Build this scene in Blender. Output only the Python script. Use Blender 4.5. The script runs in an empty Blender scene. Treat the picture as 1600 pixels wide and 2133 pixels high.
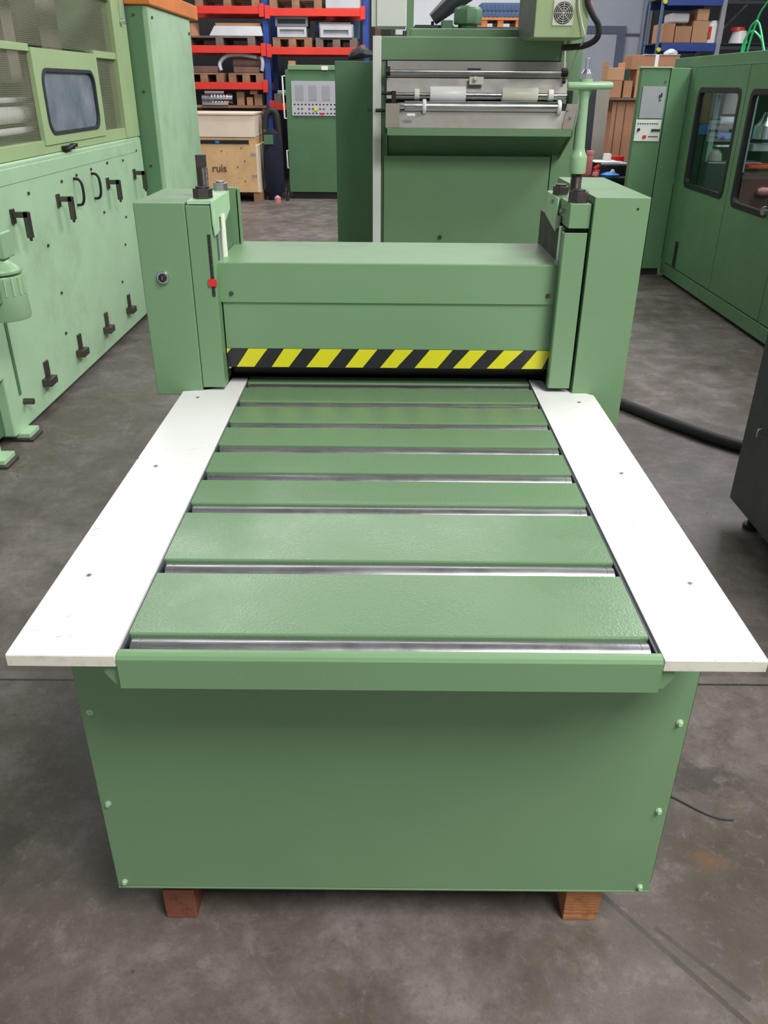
import bpy, bmesh, math, random
from mathutils import Vector, Matrix
random.seed(7)
C = bpy.context.scene.collection
PI = math.pi
# ------------------------------------------------------------------ camera
cd = bpy.data.cameras.new('camera'); cam = bpy.data.objects.new('camera', cd); C.objects.link(cam)
F, PITCH, YAW, ROLL = 1683.75, .4852, .001, .0077
cd.sensor_fit = 'VERTICAL'; cd.sensor_height = 24; cd.lens = F/2133*24; cd.clip_end = 100; cd.clip_start = .05
fw = Vector((-math.sin(YAW)*math.cos(PITCH), math.cos(YAW)*math.cos(PITCH), -math.sin(PITCH)))
R0 = Vector((math.cos(YAW), math.sin(YAW), 0)); U0 = R0.cross(fw)
R1 = R0*math.cos(ROLL)+U0*math.sin(ROLL); U1 = -R0*math.sin(ROLL)+U0*math.cos(ROLL)
M = Matrix((R1, U1, -fw)).transposed().to_4x4(); M.translation = Vector((-.0037, 0, 1.6))
cam.matrix_world = M
bpy.context.scene.camera = cam
# ------------------------------------------------------------------ light and exposure
vs = bpy.context.scene.view_settings
vs.view_transform = 'Standard'; vs.look = 'None'; vs.gamma = 1; vs.use_curve_mapping = False
vs.exposure = 0.05
w = bpy.data.worlds.new('world'); bpy.context.scene.world = w; w.use_nodes = True
w.node_tree.nodes['Background'].inputs[0].default_value = (.93, .96, 1, 1)
w.node_tree.nodes['Background'].inputs[1].default_value = .42
def area(name, loc, sx, sy, power, col=(1, 1, 1), rot=(0, 0, 0)):
    l = bpy.data.lights.new(name, 'AREA'); l.shape = 'RECTANGLE'; l.size = sx; l.size_y = sy; l.energy = power; l.color = col
    o = bpy.data.objects.new(name, l); C.objects.link(o); o.location = loc; o.rotation_euler = rot
    return o
area('skylight', (2.6, -1.5, 5.85), 2.4, 3.0, 590, (1, .985, .95))
area('skylight', (4.2, 6.5, 5.6), 1.4, 6.5, 430, (.98, .98, 1), (0, .85, 0))  # unseen skylight, tilted to brighten the left machine's side
area('skylight', (-2.5, 9.0, 5.85), 1.3, 3.2, 110, (.98, .98, 1))
area('skylight', (.3, 12.4, 5.85), 6.0, 1.0, 340, (1, .99, .98))
# ------------------------------------------------------------------ materials
def nodes(name):
    m = bpy.data.materials.new(name); m.use_nodes = True
    nt = m.node_tree; return m, nt, nt.nodes['Principled BSDF']
def N(nt, t, **k):
    n = nt.nodes.new(t)
    for a, v in k.items(): setattr(n, a, v)
    return n
def noise(nt, scale, detail=4, vec=None, rough=.55, dist=0):
    n = N(nt, 'ShaderNodeTexNoise'); n.inputs['Scale'].default_value = scale; n.inputs['Detail'].default_value = detail
    n.inputs['Roughness'].default_value = rough; n.inputs['Distortion'].default_value = dist
    if vec is None: vec = N(nt, 'ShaderNodeTexCoord').outputs['Object']
    nt.links.new(vec, n.inputs['Vector']); return n.outputs['Fac']
def ramp(nt, fac, stops):
    r = N(nt, 'ShaderNodeValToRGB'); e = r.color_ramp.elements
    while len(e) < len(stops): e.new(.5)
    for i, (p, c) in enumerate(stops):
        e[i].position = p; e[i].color = (c, c, c, 1) if isinstance(c, (int, float)) else (*c, 1)
    nt.links.new(fac, r.inputs[0]); return r.outputs[0]
def mix(nt, fac, a, b, blend='MIX'):
    n = N(nt, 'ShaderNodeMix', data_type='RGBA', blend_type=blend)
    for s, v in ((n.inputs[0], fac), (n.inputs[6], a), (n.inputs[7], b)):
        if hasattr(v, 'links') or hasattr(v, 'is_linked'): nt.links.new(v, s)
        elif isinstance(v, tuple): s.default_value = (*v, 1)
        else: s.default_value = v
    return n.outputs[2]
def math_(nt, op, a, b=None):
    n = N(nt, 'ShaderNodeMath', operation=op)
    for i, v in enumerate((a, b)):
        if v is None: continue
        if isinstance(v, (int, float)): n.inputs[i].default_value = v
        else: nt.links.new(v, n.inputs[i])
    return n.outputs[0]
def bump(nt, bs, h, strength, dist=.001):
    b = N(nt, 'ShaderNodeBump'); b.inputs['Strength'].default_value = strength; b.inputs['Distance'].default_value = dist
    nt.links.new(h, b.inputs['Height']); nt.links.new(b.outputs[0], bs.inputs['Normal'])
def paint(name, c, rough=.4, var=.12, metal=0, bs=.1, bscale=400, spec=.5, dirt=None, dirtamt=.5, dscale=5, coat=0):
    m, nt, b = nodes(name)
    d = tuple(x*(1-var) for x in c); l = tuple(min(1, x*(1+var)) for x in c)
    col = ramp(nt, noise(nt, 3, 5), [(.3, d), (.7, l)])
    if dirt:
        f = ramp(nt, noise(nt, dscale, 8, rough=.7), [(.52, 0.), (.72, dirtamt)])
        col = mix(nt, f, col, dirt)
    nt.links.new(col, b.inputs['Base Color'])
    b.inputs['Roughness'].default_value = rough; b.inputs['Metallic'].default_value = metal
    b.inputs['Specular IOR Level'].default_value = spec; b.inputs['Coat Weight'].default_value = coat
    r = ramp(nt, noise(nt, 9, 5), [(.3, max(.02, rough-.07)), (.7, min(1, rough+.08))]); nt.links.new(r, b.inputs['Roughness'])
    if bs: bump(nt, b, noise(nt, bscale, 3), bs)
    return m
G = (.174, .308, .160)
MT = {}
MT['green'] = paint('green_paint', G, .38, .03, bs=.12, bscale=230)
MT['green_slat'] = paint('green_textured_paint', (.150, .256, .138), .27, .03, bs=.45, bscale=260, spec=.55)
MT['green_light'] = paint('pale_and_lit_green', (.44, .66, .42), .35, .05, bs=.08, bscale=60, dirt=(.2, .26, .13), dirtamt=.35, dscale=2.5)  # pale green, also light painted onto a bearing bracket
MT['green_yellow'] = paint('yellow_green_paint', (.40, .53, .27), .4, .06, bs=.05)
MT['green_dark'] = paint('dark_and_shaded_green', (.09, .19, .10), .42, .06, bs=.05)  # dark green, also shade painted on parts in the common green
MT['green_mid'] = paint('mid_and_shaded_green', (.13, .27, .14), .38, .05, bs=.05)  # mid green, also shade painted on the tall cabinet front
MT['green_ecab'] = paint('deep_green_enamel', (.085, .19, .09), .42, .05, bs=.05)
MT['green_cast'] = paint('cast_green_paint', (.30, .48, .28), .3, .06, bs=.4, bscale=90)
MT['white'] = paint('white_laminate', (.84, .84, .83), .38, .01, bs=.05, dirt=(.6, .6, .58), dirtamt=.12, dscale=9)
def scratches():
    m = MT['white']; nt = m.node_tree; b = nt.nodes['Principled BSDF']; l = b.inputs['Base Color'].links[0].from_socket
    co = N(nt, 'ShaderNodeTexCoord').outputs['Object']
    m0 = N(nt, 'ShaderNodeMapping'); m0.inputs['Rotation'].default_value = (0, 0, -.5); nt.links.new(co, m0.inputs[0])
    mp = N(nt, 'ShaderNodeMapping'); mp.inputs['Scale'].default_value = (22, 240, 1); nt.links.new(m0.outputs[0], mp.inputs[0])
    a = ramp(nt, noise(nt, 1, 2, mp.outputs[0], .5), [(.655, 0.), (.70, 1.)])
    k = ramp(nt, noise(nt, 4.5, 3, co), [(.52, 0.), (.62, 1.)])
    c = mix(nt, math_(nt, 'MULTIPLY', math_(nt, 'MULTIPLY', a, k), .75), l, (.25, .23, .2))
    nt.links.new(c, b.inputs['Base Color'])
scratches()
MT['block_dark'] = paint('dark_stained_timber', (.20, .065, .035), .7, .45, bs=.6, bscale=60, dirt=(.05, .025, .018), dirtamt=.8, dscale=30)
MT['cream'] = paint('cream_edge', (.74, .72, .62), .5, .05, bs=.1, dirt=(.4, .36, .3), dirtamt=.5, dscale=40)
MT['offwhite'] = paint('off_white_enamel', (.82, .84, .78), .45, .03)
MT['black'] = paint('black_paint', (.012, .012, .013), .5, .1)
MT['rubber'] = paint('black_rubber', (.018, .018, .02), .6, .1)
MT['steel'] = paint('worn_steel', (.52, .5, .49), .38, .12, metal=.85, bs=.15, bscale=60, dirt=(.26, .2, .17), dirtamt=.6, dscale=6)
MT['chrome'] = paint('bright_steel', (.74, .74, .76), .2, .05, metal=1, bs=.02)
MT['iron'] = paint('dark_oiled_steel', (.12, .1, .1), .35, .3, metal=.8, bs=.3, bscale=120, dirt=(.18, .1, .07), dirtamt=.6, dscale=30)
MT['steel_pink'] = paint('galvanised_steel', (.45, .42, .42), .35, .2, metal=.9, bs=.3, bscale=100)
MT['plate'] = paint('stainless_tray', (.40, .375, .35), .5, .08, metal=.25, bs=.05, dirt=(.3, .17, .09), dirtamt=.5, dscale=1.6)
MT['tan'] = paint('tan_metal', (.38, .34, .29), .5, .08)
MT['red'] = paint('red_rack_paint', (.72, .04, .025), .45, .08)
MT['red2'] = paint('red_plastic', (.75, .02, .02), .4, .03)
MT['blue'] = paint('blue_rack_paint', (.02, .06, .28), .45, .1)
MT['bluep'] = paint('blue_plastic', (.07, .13, .25), .5, .1)
MT['bluebright'] = paint('bright_blue_plastic', (.03, .22, .7), .45, .05)
MT['navy'] = paint('navy_cloth', (.005, .009, .024), .9, .3, bs=.5, bscale=20)
MT['orange'] = paint('orange_paint', (.72, .22, .05), .5, .12)
MT['wood'] = paint('pallet_wood', (.30, .16, .09), .75, .35, bs=.4, bscale=30)
MT['greywood'] = paint('weathered_wood', (.17, .13, .11), .8, .3, bs=.4, bscale=30)
MT['ply'] = paint('plywood', (.70, .45, .22), .65, .1, bs=.1, dirt=(.35, .2, .09), dirtamt=.4, dscale=14)
MT['pine'] = paint('pale_pine', (.82, .68, .52), .6, .06, bs=.1)
MT['card'] = paint('cardboard', (.42, .21, .115), .8, .12, bs=.1)
MT['cardlight'] = paint('light_cardboard', (.50, .28, .15), .8, .1, bs=.1)
MT['grey'] = paint('grey_plastic', (.33, .33, .36), .45, .1)
MT['greydark'] = paint('charcoal_paint', (.035, .042, .05), .42, .08, bs=.2, bscale=200)
MT['greylid'] = paint('pale_grey_metal', (.5, .5, .53), .4, .08)
MT['panelgrey'] = paint('control_panel_grey', (.42, .43, .46), .4, .04)
MT['taupe'] = paint('taupe_board', (.33, .30, .26), .7, .06)
MT['brown'] = paint('brown_wrap', (.16, .085, .07), .5, .2)
MT['yellow'] = paint('yellow_tape', (.72, .68, .015), .35, .04)
MT['tapeblack'] = paint('black_tape', (.018, .018, .02), .3, .1)
MT['nylon'] = paint('white_nylon', (.88, .88, .86), .35, .02)
MT['ivory'] = paint('ivory_nylon', (.80, .79, .67), .35, .05)
MT['hosegreen'] = paint('bright_green_hose', (.03, .55, .2), .3, .05)
MT['pink'] = paint('pink_plastic', (.65, .25, .25), .5, .05)
MT['sidegrey'] = paint('grey_green_side', (.10, .125, .10), .45, .08)
MT['brightwall'] = paint('pale_wall_panel', (.80, .83, .88), .6, .02)
MT['teal'] = paint('pale_teal_enamel', (.30, .50, .42), .4, .05)
MT['wire'] = paint('dull_olive_wire', (.34, .35, .25), .5, .05)
MT['interior'] = paint('oily_interior', (.34, .28, .24), .6, .3, dirt=(.36, .38, .28), dirtamt=.6, dscale=4)
def rollermat():
    m, nt, b = nodes('roller_steel')
    co = N(nt, 'ShaderNodeTexCoord').outputs['Object']
    mp = N(nt, 'ShaderNodeMapping'); mp.inputs['Scale'].default_value = (3, 60, 60); nt.links.new(co, mp.inputs[0])
    s = noise(nt, 1.5, 6, mp.outputs[0], .7)
    n2 = noise(nt, 7, 6, co, .7)
    c = mix(nt, ramp(nt, s, [(.35, .1), (.7, .9)]), (.24, .23, .24), (.58, .58, .62))
    c = mix(nt, ramp(nt, n2, [(.55, 0.), (.75, .6)]), c, (.25, .22, .22))
    nt.links.new(c, b.inputs['Base Color']); b.inputs['Metallic'].default_value = .9
    nt.links.new(ramp(nt, n2, [(.35, .25), (.7, .45)]), b.inputs['Roughness'])
    bump(nt, b, s, .15, .0005); return m
MT['roller'] = rollermat()
def woodblock():
    m, nt, b = nodes('block_timber')
    co = N(nt, 'ShaderNodeTexCoord').outputs['Object']
    wv = N(nt, 'ShaderNodeTexWave', wave_type='RINGS'); wv.inputs['Scale'].default_value = 55; wv.inputs['Distortion'].default_value = 3
    nt.links.new(co, wv.inputs['Vector'])
    c = mix(nt, wv.outputs['Fac'], (.34, .135, .05), (.50, .22, .085))
    c = mix(nt, ramp(nt, noise(nt, 30, 6), [(.5, 0.), (.7, .5)]), c, (.14, .05, .025))
    nt.links.new(c, b.inputs['Base Color']); b.inputs['Roughness'].default_value = .75; bump(nt, b, noise(nt, 120), .4); return m
MT['block'] = woodblock()
def glassmat(name, tint, rough=.05, alpha=.35):
    m, nt, b = nodes(name)
    t = N(nt, 'ShaderNodeBsdfTransparent'); t.inputs[0].default_value = (*tint, 1)
    g = N(nt, 'ShaderNodeBsdfGlossy'); g.inputs['Roughness'].default_value = rough; g.inputs[0].default_value = (.9, .93, .95, 1)
    mx = N(nt, 'ShaderNodeMixShader'); lw = N(nt, 'ShaderNodeFresnel'); lw.inputs[0].default_value = 1.22
    f = math_(nt, 'ADD', math_(nt, 'MULTIPLY', lw.outputs[0], .15), alpha)
    nt.links.new(f, mx.inputs[0]); nt.links.new(t.outputs[0], mx.inputs[1]); nt.links.new(g.outputs[0], mx.inputs[2])
    nt.links.new(mx.outputs[0], nt.nodes['Material Output'].inputs[0]); return m
MT['glass'] = glassmat('clear_glass', (.85, .92, .92), .03, .04)
def frosted():
    m, nt, b = nodes('scratched_polycarbonate')
    c = ramp(nt, noise(nt, 2.5, 6), [(.3, (.13, .17, .20)), (.5, (.26, .30, .34)), (.7, (.45, .46, .52))])
    nt.links.new(c, b.inputs['Base Color']); b.inputs['Roughness'].default_value = .3; b.inputs['Alpha'].default_value = .9; return m
MT['frost'] = frosted()
def floormat():
    m, nt, b = nodes('stained_concrete')
    co = N(nt, 'ShaderNodeNewGeometry').outputs['Position']
    sep = N(nt, 'ShaderNodeSeparateXYZ'); nt.links.new(co, sep.inputs[0]); x, y = sep.outputs[0], sep.outputs[1]
    n1 = noise(nt, 1.3, 8, co, .65, .3); n2 = noise(nt, 6, 9, co, .72, .3); n3 = noise(nt, 110, 5, co, .75); n4 = noise(nt, 28, 7, co, .75, .5)
    c = ramp(nt, n1, [(.3, (.080, .067, .052)), (.45, (.135, .112, .096)), (.58, (.185, .156, .148)), (.74, (.235, .20, .195))])
    c = mix(nt, ramp(nt, n2, [(.35, .65), (.55, 0.)]), c, (.075, .064, .052))
    c = mix(nt, ramp(nt, n2, [(.54, 0.), (.74, .6)]), c, (.30, .26, .25))
    c = mix(nt, math_(nt, 'MULTIPLY', ramp(nt, n3, [(.3, 1.), (.48, 0.)]), .35), c, (.06, .055, .05))
    c = mix(nt, math_(nt, 'MULTIPLY', ramp(nt, n3, [(.62, 0.), (.72, 1.)]), .25), c, (.42, .39, .37))
    c = mix(nt, ramp(nt, n4, [(.30, .55), (.47, 0.)]), c, (.08, .07, .062))
    c = mix(nt, ramp(nt, n4, [(.55, 0.), (.75, .4)]), c, (.31, .28, .27))
    # dark drip spots
    v = N(nt, 'ShaderNodeTexVoronoi'); v.inputs['Scale'].default_value = 14; v.inputs['Randomness'].default_value = 1; nt.links.new(co, v.inputs['Vector'])
    spot = math_(nt, 'MULTIPLY', math_(nt, 'LESS_THAN', v.outputs['Distance'], math_(nt, 'MULTIPLY', n2, .13)), ramp(nt, noise(nt, 3.1, 3, co), [(.5, 0.), (.6, .85)]))
    c = mix(nt, spot, c, (.03, .028, .026))
    # large oil stain beside the machine, left
    def blob(cx, cy, rx, ry, col, amt, soft=.35):
        nonlocal c
        a = math_(nt, 'DIVIDE', math_(nt, 'SUBTRACT', x, cx), rx); d = math_(nt, 'DIVIDE', math_(nt, 'SUBTRACT', y, cy), ry)
        r = math_(nt, 'SQRT', math_(nt, 'ADD', math_(nt, 'MULTIPLY', a, a), math_(nt, 'MULTIPLY', d, d)))
        r = math_(nt, 'ADD', r, math_(nt, 'MULTIPLY', math_(nt, 'SUBTRACT', n4, .5), 3.5))
        r = math_(nt, 'ADD', r, math_(nt, 'MULTIPLY', math_(nt, 'SUBTRACT', n2, .5), 3.0))
        c = mix(nt, math_(nt, 'MULTIPLY', ramp(nt, r, [(1-soft, 1.), (1., 0.)]), amt), c, col)
    blob(.765, 1.30, .05, .035, (.19, .10, .05), .6, .6)
    blob(.82, 1.56, .13, .06, (.06, .055, .058), .55, .6)
    blob(-.93, 1.33, .09, .07, (.06, .05, .045), .5, .6)
    # line marks
    def line(x0, y0, x1, y1, wd, col, amt, brk=0):
        nonlocal c
        L = math.hypot(x1-x0, y1-y0); ux, uy = (x1-x0)/L, (y1-y0)/L
        dx = math_(nt, 'SUBTRACT', x, x0); dy = math_(nt, 'SUBTRACT', y, y0)
        t = math_(nt, 'ADD', math_(nt, 'MULTIPLY', dx, ux), math_(nt, 'MULTIPLY', dy, uy))
        d = math_(nt, 'ABSOLUTE', math_(nt, 'SUBTRACT', math_(nt, 'MULTIPLY', dx, uy), math_(nt, 'MULTIPLY', dy, ux)))
        d = math_(nt, 'ADD', d, math_(nt, 'MULTIPLY', math_(nt, 'SUBTRACT', n3, .5), wd*.7))
        k = math_(nt, 'MULTIPLY', math_(nt, 'LESS_THAN', d, wd), math_(nt, 'MULTIPLY', math_(nt, 'GREATER_THAN', t, 0.), math_(nt, 'LESS_THAN', t, L)))
        if brk: k = math_(nt, 'MULTIPLY', k, ramp(nt, n2, [(.3, .25), (.55, 1.)]))
        c = mix(nt, math_(nt, 'MULTIPLY', k, amt), c, col)
    line(.49, 1.205, .78, .83, .0065, (.045, .038, .04), .65, 1)
    line(.585, 1.125, .73, .97, .006, (.045, .038, .04), .6, 1)
    line(-6, 1.925, -.5, 1.925, .004, (.03, .026, .024), .9)
    line(.5, 1.93, 3.5, 1.93, .0045, (.025, .022, .02), .95)
    line(-6, 1.95, 6, 1.95, .018, (.22, .2, .185), .45, 1)
    line(-6, 6.2, 6, 6.2, .004, (.04, .036, .034), .6)
    line(-6, 10.4, 6, 10.4, .005, (.04, .036, .034), .6)
    nt.links.new(c, b.inputs['Base Color'])
    nt.links.new(ramp(nt, n2, [(.3, .38), (.7, .62)]), b.inputs['Roughness'])
    b.inputs['Specular IOR Level'].default_value = .4
    bump(nt, b, n3, .25, .001); return m
MT['floor'] = floormat()
MT['wallgrey'] = paint('blue_grey_cladding', (.42, .45, .52), .6, .05)
MT['walldark'] = paint('dark_opening_and_shade', (.03, .032, .036), .7, .1)  # dark doorway tone, also the shadow painted behind the rack
MT['wallgreen'] = paint('dark_green_wall_base', (.05, .09, .07), .6, .1)
MT['frameblue'] = paint('blue_grey_door_frame', (.11, .13, .2), .5, .08)
MT['ceil'] = paint('ceiling_sheet', (.5, .5, .5), .7, .05)
# ------------------------------------------------------------------ mesh helper
class MB:
    def __init__(s): s.bm = bmesh.new()
    def _x(s, vs, T):
        if T is not None: bmesh.ops.transform(s.bm, matrix=T, verts=vs)
        return vs
    def box(s, x0, x1, y0, y1, z0, z1, T=None):
        v = [s.bm.verts.new((x, y, z)) for z in (z0, z1) for x, y in ((x0, y0), (x1, y0), (x1, y1), (x0, y1))]
        for f in ((3, 2, 1, 0), (4, 5, 6, 7), (0, 1, 5, 4), (1, 2, 6, 5), (2, 3, 7, 6), (3, 0, 4, 7)): s.bm.faces.new([v[i] for i in f])
        s._x(v, T); return s
    def loft(s, rings, cap=True, closed=True):
        rs = [[s.bm.verts.new(p) for p in r] for r in rings]; n = len(rs[0])
        for a, b in zip(rs, rs[1:]):
            for i in range(n if closed else n-1):
                s.bm.faces.new((a[i], a[(i+1) % n], b[(i+1) % n], b[i]))
        if cap: s.bm.faces.new(rs[0][::-1]); s.bm.faces.new(rs[-1])
        return s
    def prism(s, pts, ax, a, b):
        # pts: outline in the two other axes, extruded along ax from a to b
        def P(p, t): return {'x': (t, p[0], p[1]), 'y': (p[0], t, p[1]), 'z': (p[0], p[1], t)}[ax]
        return s.loft([[P(p, a) for p in pts], [P(p, b) for p in pts]])
    def cyl(s, p0, p1, r, r2=None, n=20):
        return s.lathe(p0, p1, [(0, r), (1, r if r2 is None else r2)], n)
    def lathe(s, p0, p1, prof, n=24):
        p0, p1 = Vector(p0), Vector(p1); d = p1-p0; L = d.length; d.normalize()
        a = d.orthogonal().normalized(); b = d.cross(a)
        return s.loft([[p0+d*(t*L)+(a*math.cos(2*PI*i/n)+b*math.sin(2*PI*i/n))*r for i in range(n)] for t, r in prof])
    def tube(s, pts, r, n=10, smooth=6):
        pts = [Vector(p) for p in pts]
        if smooth and len(pts) > 2:
            q = []
            for i in range(len(pts)-1):
                p0 = pts[max(i-1, 0)]; p1 = pts[i]; p2 = pts[i+1]; p3 = pts[min(i+2, len(pts)-1)]
                for k in range(smooth):
                    t = k/smooth
                    q.append(.5*((2*p1)+(p2-p0)*t+(2*p0-5*p1+4*p2-p3)*t*t+(3*p1-p0-3*p2+p3)*t**3))
            q.append(pts[-1]); pts = q
        rings = []; up = None
        for i, p in enumerate(pts):
            d = (pts[min(i+1, len(pts)-1)]-pts[max(i-1, 0)]).normalized()
            a = (up - d*up.dot(d)).normalized() if up is not None and (up-d*up.dot(d)).length > 1e-4 else d.orthogonal().normalized()
            up = a; b = d.cross(a)
            rings.append([p+(a*math.cos(2*PI*j/n)+b*math.sin(2*PI*j/n))*r for j in range(n)])
        return s.loft(rings)
    def hexnut(s, x, y, z0, z1, r, a0=0):
        pts = [(x+r*math.cos(a0+k*PI/3), y+r*math.sin(a0+k*PI/3)) for k in range(6)]
        return s.prism(pts, 'z', z0, z1)
    def frame(s, outer, inner, ax, a, b):
        # plate with a hole: outer and inner outlines with equal point count
        def P(p, t): return {'x': (t, p[0], p[1]), 'y': (p[0], t, p[1]), 'z': (p[0], p[1], t)}[ax]
        n = len(outer)
        V = {(k, t): [s.bm.verts.new(P(p, tt)) for p in L] for k, L in (('o', outer), ('i', inner)) for t, tt in ((0, a), (1, b))}
        for i in range(n):
            j = (i+1) % n
            s.bm.faces.new((V['o', 0][i], V['o', 0][j], V['o', 1][j], V['o', 1][i]))
            s.bm.faces.new((V['i', 0][j], V['i', 0][i], V['i', 1][i], V['i', 1][j]))
            s.bm.faces.new((V['o', 0][j], V['o', 0][i], V['i', 0][i], V['i', 0][j]))
            s.bm.faces.new((V['o', 1][i], V['o', 1][j], V['i', 1][j], V['i', 1][i]))
        return s
    def each(s, name, mat, parent, bev=0, smooth=True):
        bm = s.bm; left = set(bm.verts); out = []
        while left:
            st = [left.pop()]; isl = set(st)
            while st:
                for e in st.pop().link_edges:
                    for v in e.verts:
                        if v not in isl: isl.add(v); st.append(v)
            left -= isl
            m = MB(); mp = {v: m.bm.verts.new(v.co) for v in isl}
            for f in {f for v in isl for f in v.link_faces}: m.bm.faces.new([mp[v] for v in f.verts])
            out.append(m.build(name, mat, parent, bev, smooth))
        bm.free(); return out
    def build(s, name, mat, parent=None, bev=.0015, smooth=True, T=None, subd=0):
        bm = s.bm
        if T is not None: bmesh.ops.transform(bm, matrix=T, verts=bm.verts)
        bmesh.ops.recalc_face_normals(bm, faces=bm.faces)
        me = bpy.data.meshes.new(name)
        if parent is not None:
            base = wloc(parent); off = -base
        else:
            xs = [v.co for v in bm.verts]
            mn = Vector([min(c[i] for c in xs) for i in range(3)]); mx = Vector([max(c[i] for c in xs) for i in range(3)])
            base = Vector(((mn.x+mx.x)/2, (mn.y+mx.y)/2, mn.z)); off = -base
        bmesh.ops.translate(bm, vec=off, verts=bm.verts)
        bm.to_mesh(me); bm.free()
        if smooth:
            me.shade_smooth()
        me.materials.append(MT[mat] if isinstance(mat, str) else mat)
        o = bpy.data.objects.new(name, me); C.objects.link(o)
        if parent is not None:
            o.parent = parent; o['_w'] = 0
            del o['_w']
        else: o.location = base
        if bev:
            b = o.modifiers.new('bevel', 'BEVEL'); b.width = bev; b.segments = 2; b.limit_method = 'ANGLE'; b.angle_limit = .6; b.harden_normals = True
        elif smooth:
            set_sharp(me)
        if subd:
            q = o.modifiers.new('sub', 'SUBSURF'); q.levels = q.render_levels = subd
        return o
def set_sharp(me):
    bm = bmesh.new(); bm.from_mesh(me)
    for e in bm.edges:
        if len(e.link_faces) == 2 and e.calc_face_angle(0) > .6: e.smooth = False
    bm.to_mesh(me); bm.free()
def wloc(o):
    v = Vector((0, 0, 0))
    while o is not None: v += o.location; o = o.parent
    return v
def thing(name, label, cat, loc, group=None):
    o = bpy.data.objects.new(name, None); o.empty_display_size = .1; C.objects.link(o); o.location = loc
    o['label'] = label; o['category'] = cat
    if group: o['group'] = group
    return o
def tag(o, label, cat, group=None):
    o['label'] = label; o['category'] = cat
    if group: o['group'] = group
    return o
def struct(name, mb, mat, **k):
    o = mb.build(name, mat, None, 0, False, **k); o['kind'] = 'structure'; return o
def B(*a): return MB().box(*a)
def rrect(a0, a1, b0, b1, r, n=5):
    pts = []
    for cx, cy, s in ((a1-r, b1-r, 0), (a0+r, b1-r, 1), (a0+r, b0+r, 2), (a1-r, b0+r, 3)):
        for k in range(n+1):
            t = (s+k/n)*PI/2; pts.append((cx+r*math.cos(t), cy+r*math.sin(t)))
    return pts
def project_rect(pts, a0, a1, b0, b1):
    # outer outline matching a rounded inner outline: push points out to the rectangle
    ca, cb = (min(p[0] for p in pts)+max(p[0] for p in pts))/2, (min(p[1] for p in pts)+max(p[1] for p in pts))/2
    out = []; n = len(pts)//4
    for s, (x, y) in enumerate(((a1, b1), (a0, b1), (a0, b0), (a1, b0))):
        q = pts[s*n:(s+1)*n]
        for k, p in enumerate(q):
            out.append((x, y) if k == n//2 else ((p[0], y) if (abs(p[1]-cb) > 0 and ((k < n//2) == (s in (1, 3)))) else (x, p[1])))
    return out
# ------------------------------------------------------------------ the hall
struct('floor', B(-6, 8, -3, 17.2, -.2, 0), 'floor')
struct('ceiling', B(-6, 8, -3, 17.2, 6, 6.1), 'ceil')
struct('wall_left', B(-6.1, -6, -3, 17.2, 0, 6), 'wallgrey')
struct('wall_right', B(8, 8.1, -3, 17.2, 0, 6), 'wallgrey')
struct('wall_rear', B(-6, 8, 17, 17.2, 0, 6), 'wallgrey')
struct('baseboard_rear', B(.2, 4.5, 16.97, 17, 0, 1.95), 'wallgreen')
dm = MB(); dm.box(4.12, 4.27, 16.93, 17, 0, 2.58); dm.box(2.9, 3.05, 16.93, 17, 0, 2.58); dm.box(3.05, 4.12, 16.93, 17, 2.46, 2.58)
struct('trim_1', dm, 'frameblue')
struct('door_1', B(3.05, 4.12, 16.95, 16.99, 0, 2.46), 'wallgrey')
struct('trim_6', B(.12, 2.6, 16.94, 17, 2.42, 6), 'brightwall')
struct('trim_2', MB().box(4.53, 4.62, 16.85, 16.95, 0, 5.9), 'grey')
struct('trim_3', MB().box(4.27, 4.53, 16.96, 17, 2.44, 2.47), 'frameblue')
struct('door_2', B(4.72, 8, 16.9, 16.99, 0, 4.5), 'walldark')
struct('rack_shade_sheet', B(-6, .1, 16.9, 16.99, 0, 4.5), 'walldark')  # dark sheet behind the rack, shadow put into its colour
struct('trim_5', B(-.24, -.14, 16.2, 16.4, 0, 5.9), 'brown')
# ------------------------------------------------------------------ foreground machine
T = .86
MC = thing('sheet_feeding_machine', 'green roller table machine with white side boards and striped hazard tape in the foreground', 'machine', (0, 1.8, .1))
g = 'green'
bp = B(-.547, .547, 1.114, 1.118, .134, .838)
bp.box(-.547, .547, 1.1115, 1.114, .131, .136); bp.build('front_panel', g, MC)
sp = B(-.546, -.541, 1.121, 2.7, .134, .838); sp.build('side_panel', g, MC)
sp = B(.541, .5485, 1.123, 2.7, .134, .838); sp.build('side_panel', g, MC)
B(-.538, .538, 1.121, 2.7, .136, .80).build('base_frame', 'black', MC)
B(.547, .5497, 1.119, 1.124, .15, .836).build('edge_gap', 'black', MC, 0); B(-.5490, -.547, 1.119, 1.124, .15, .37).build('edge_gap', 'black', MC, 0)
for x, z in ((.531, .589), (.530, .366), (.527, .147), (-.532, .373), (-.532, .149), (-.53, .602)):
    b = MB(); b.cyl((x, 1.116, z), (x, 1.107, z), .0042 if z < .6 else .002, n=10); b.cyl((x, 1.116, z), (x, 1.112, z), .0065, n=14); b.build('panel_bolt', 'green_light', MC, 0)
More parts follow.
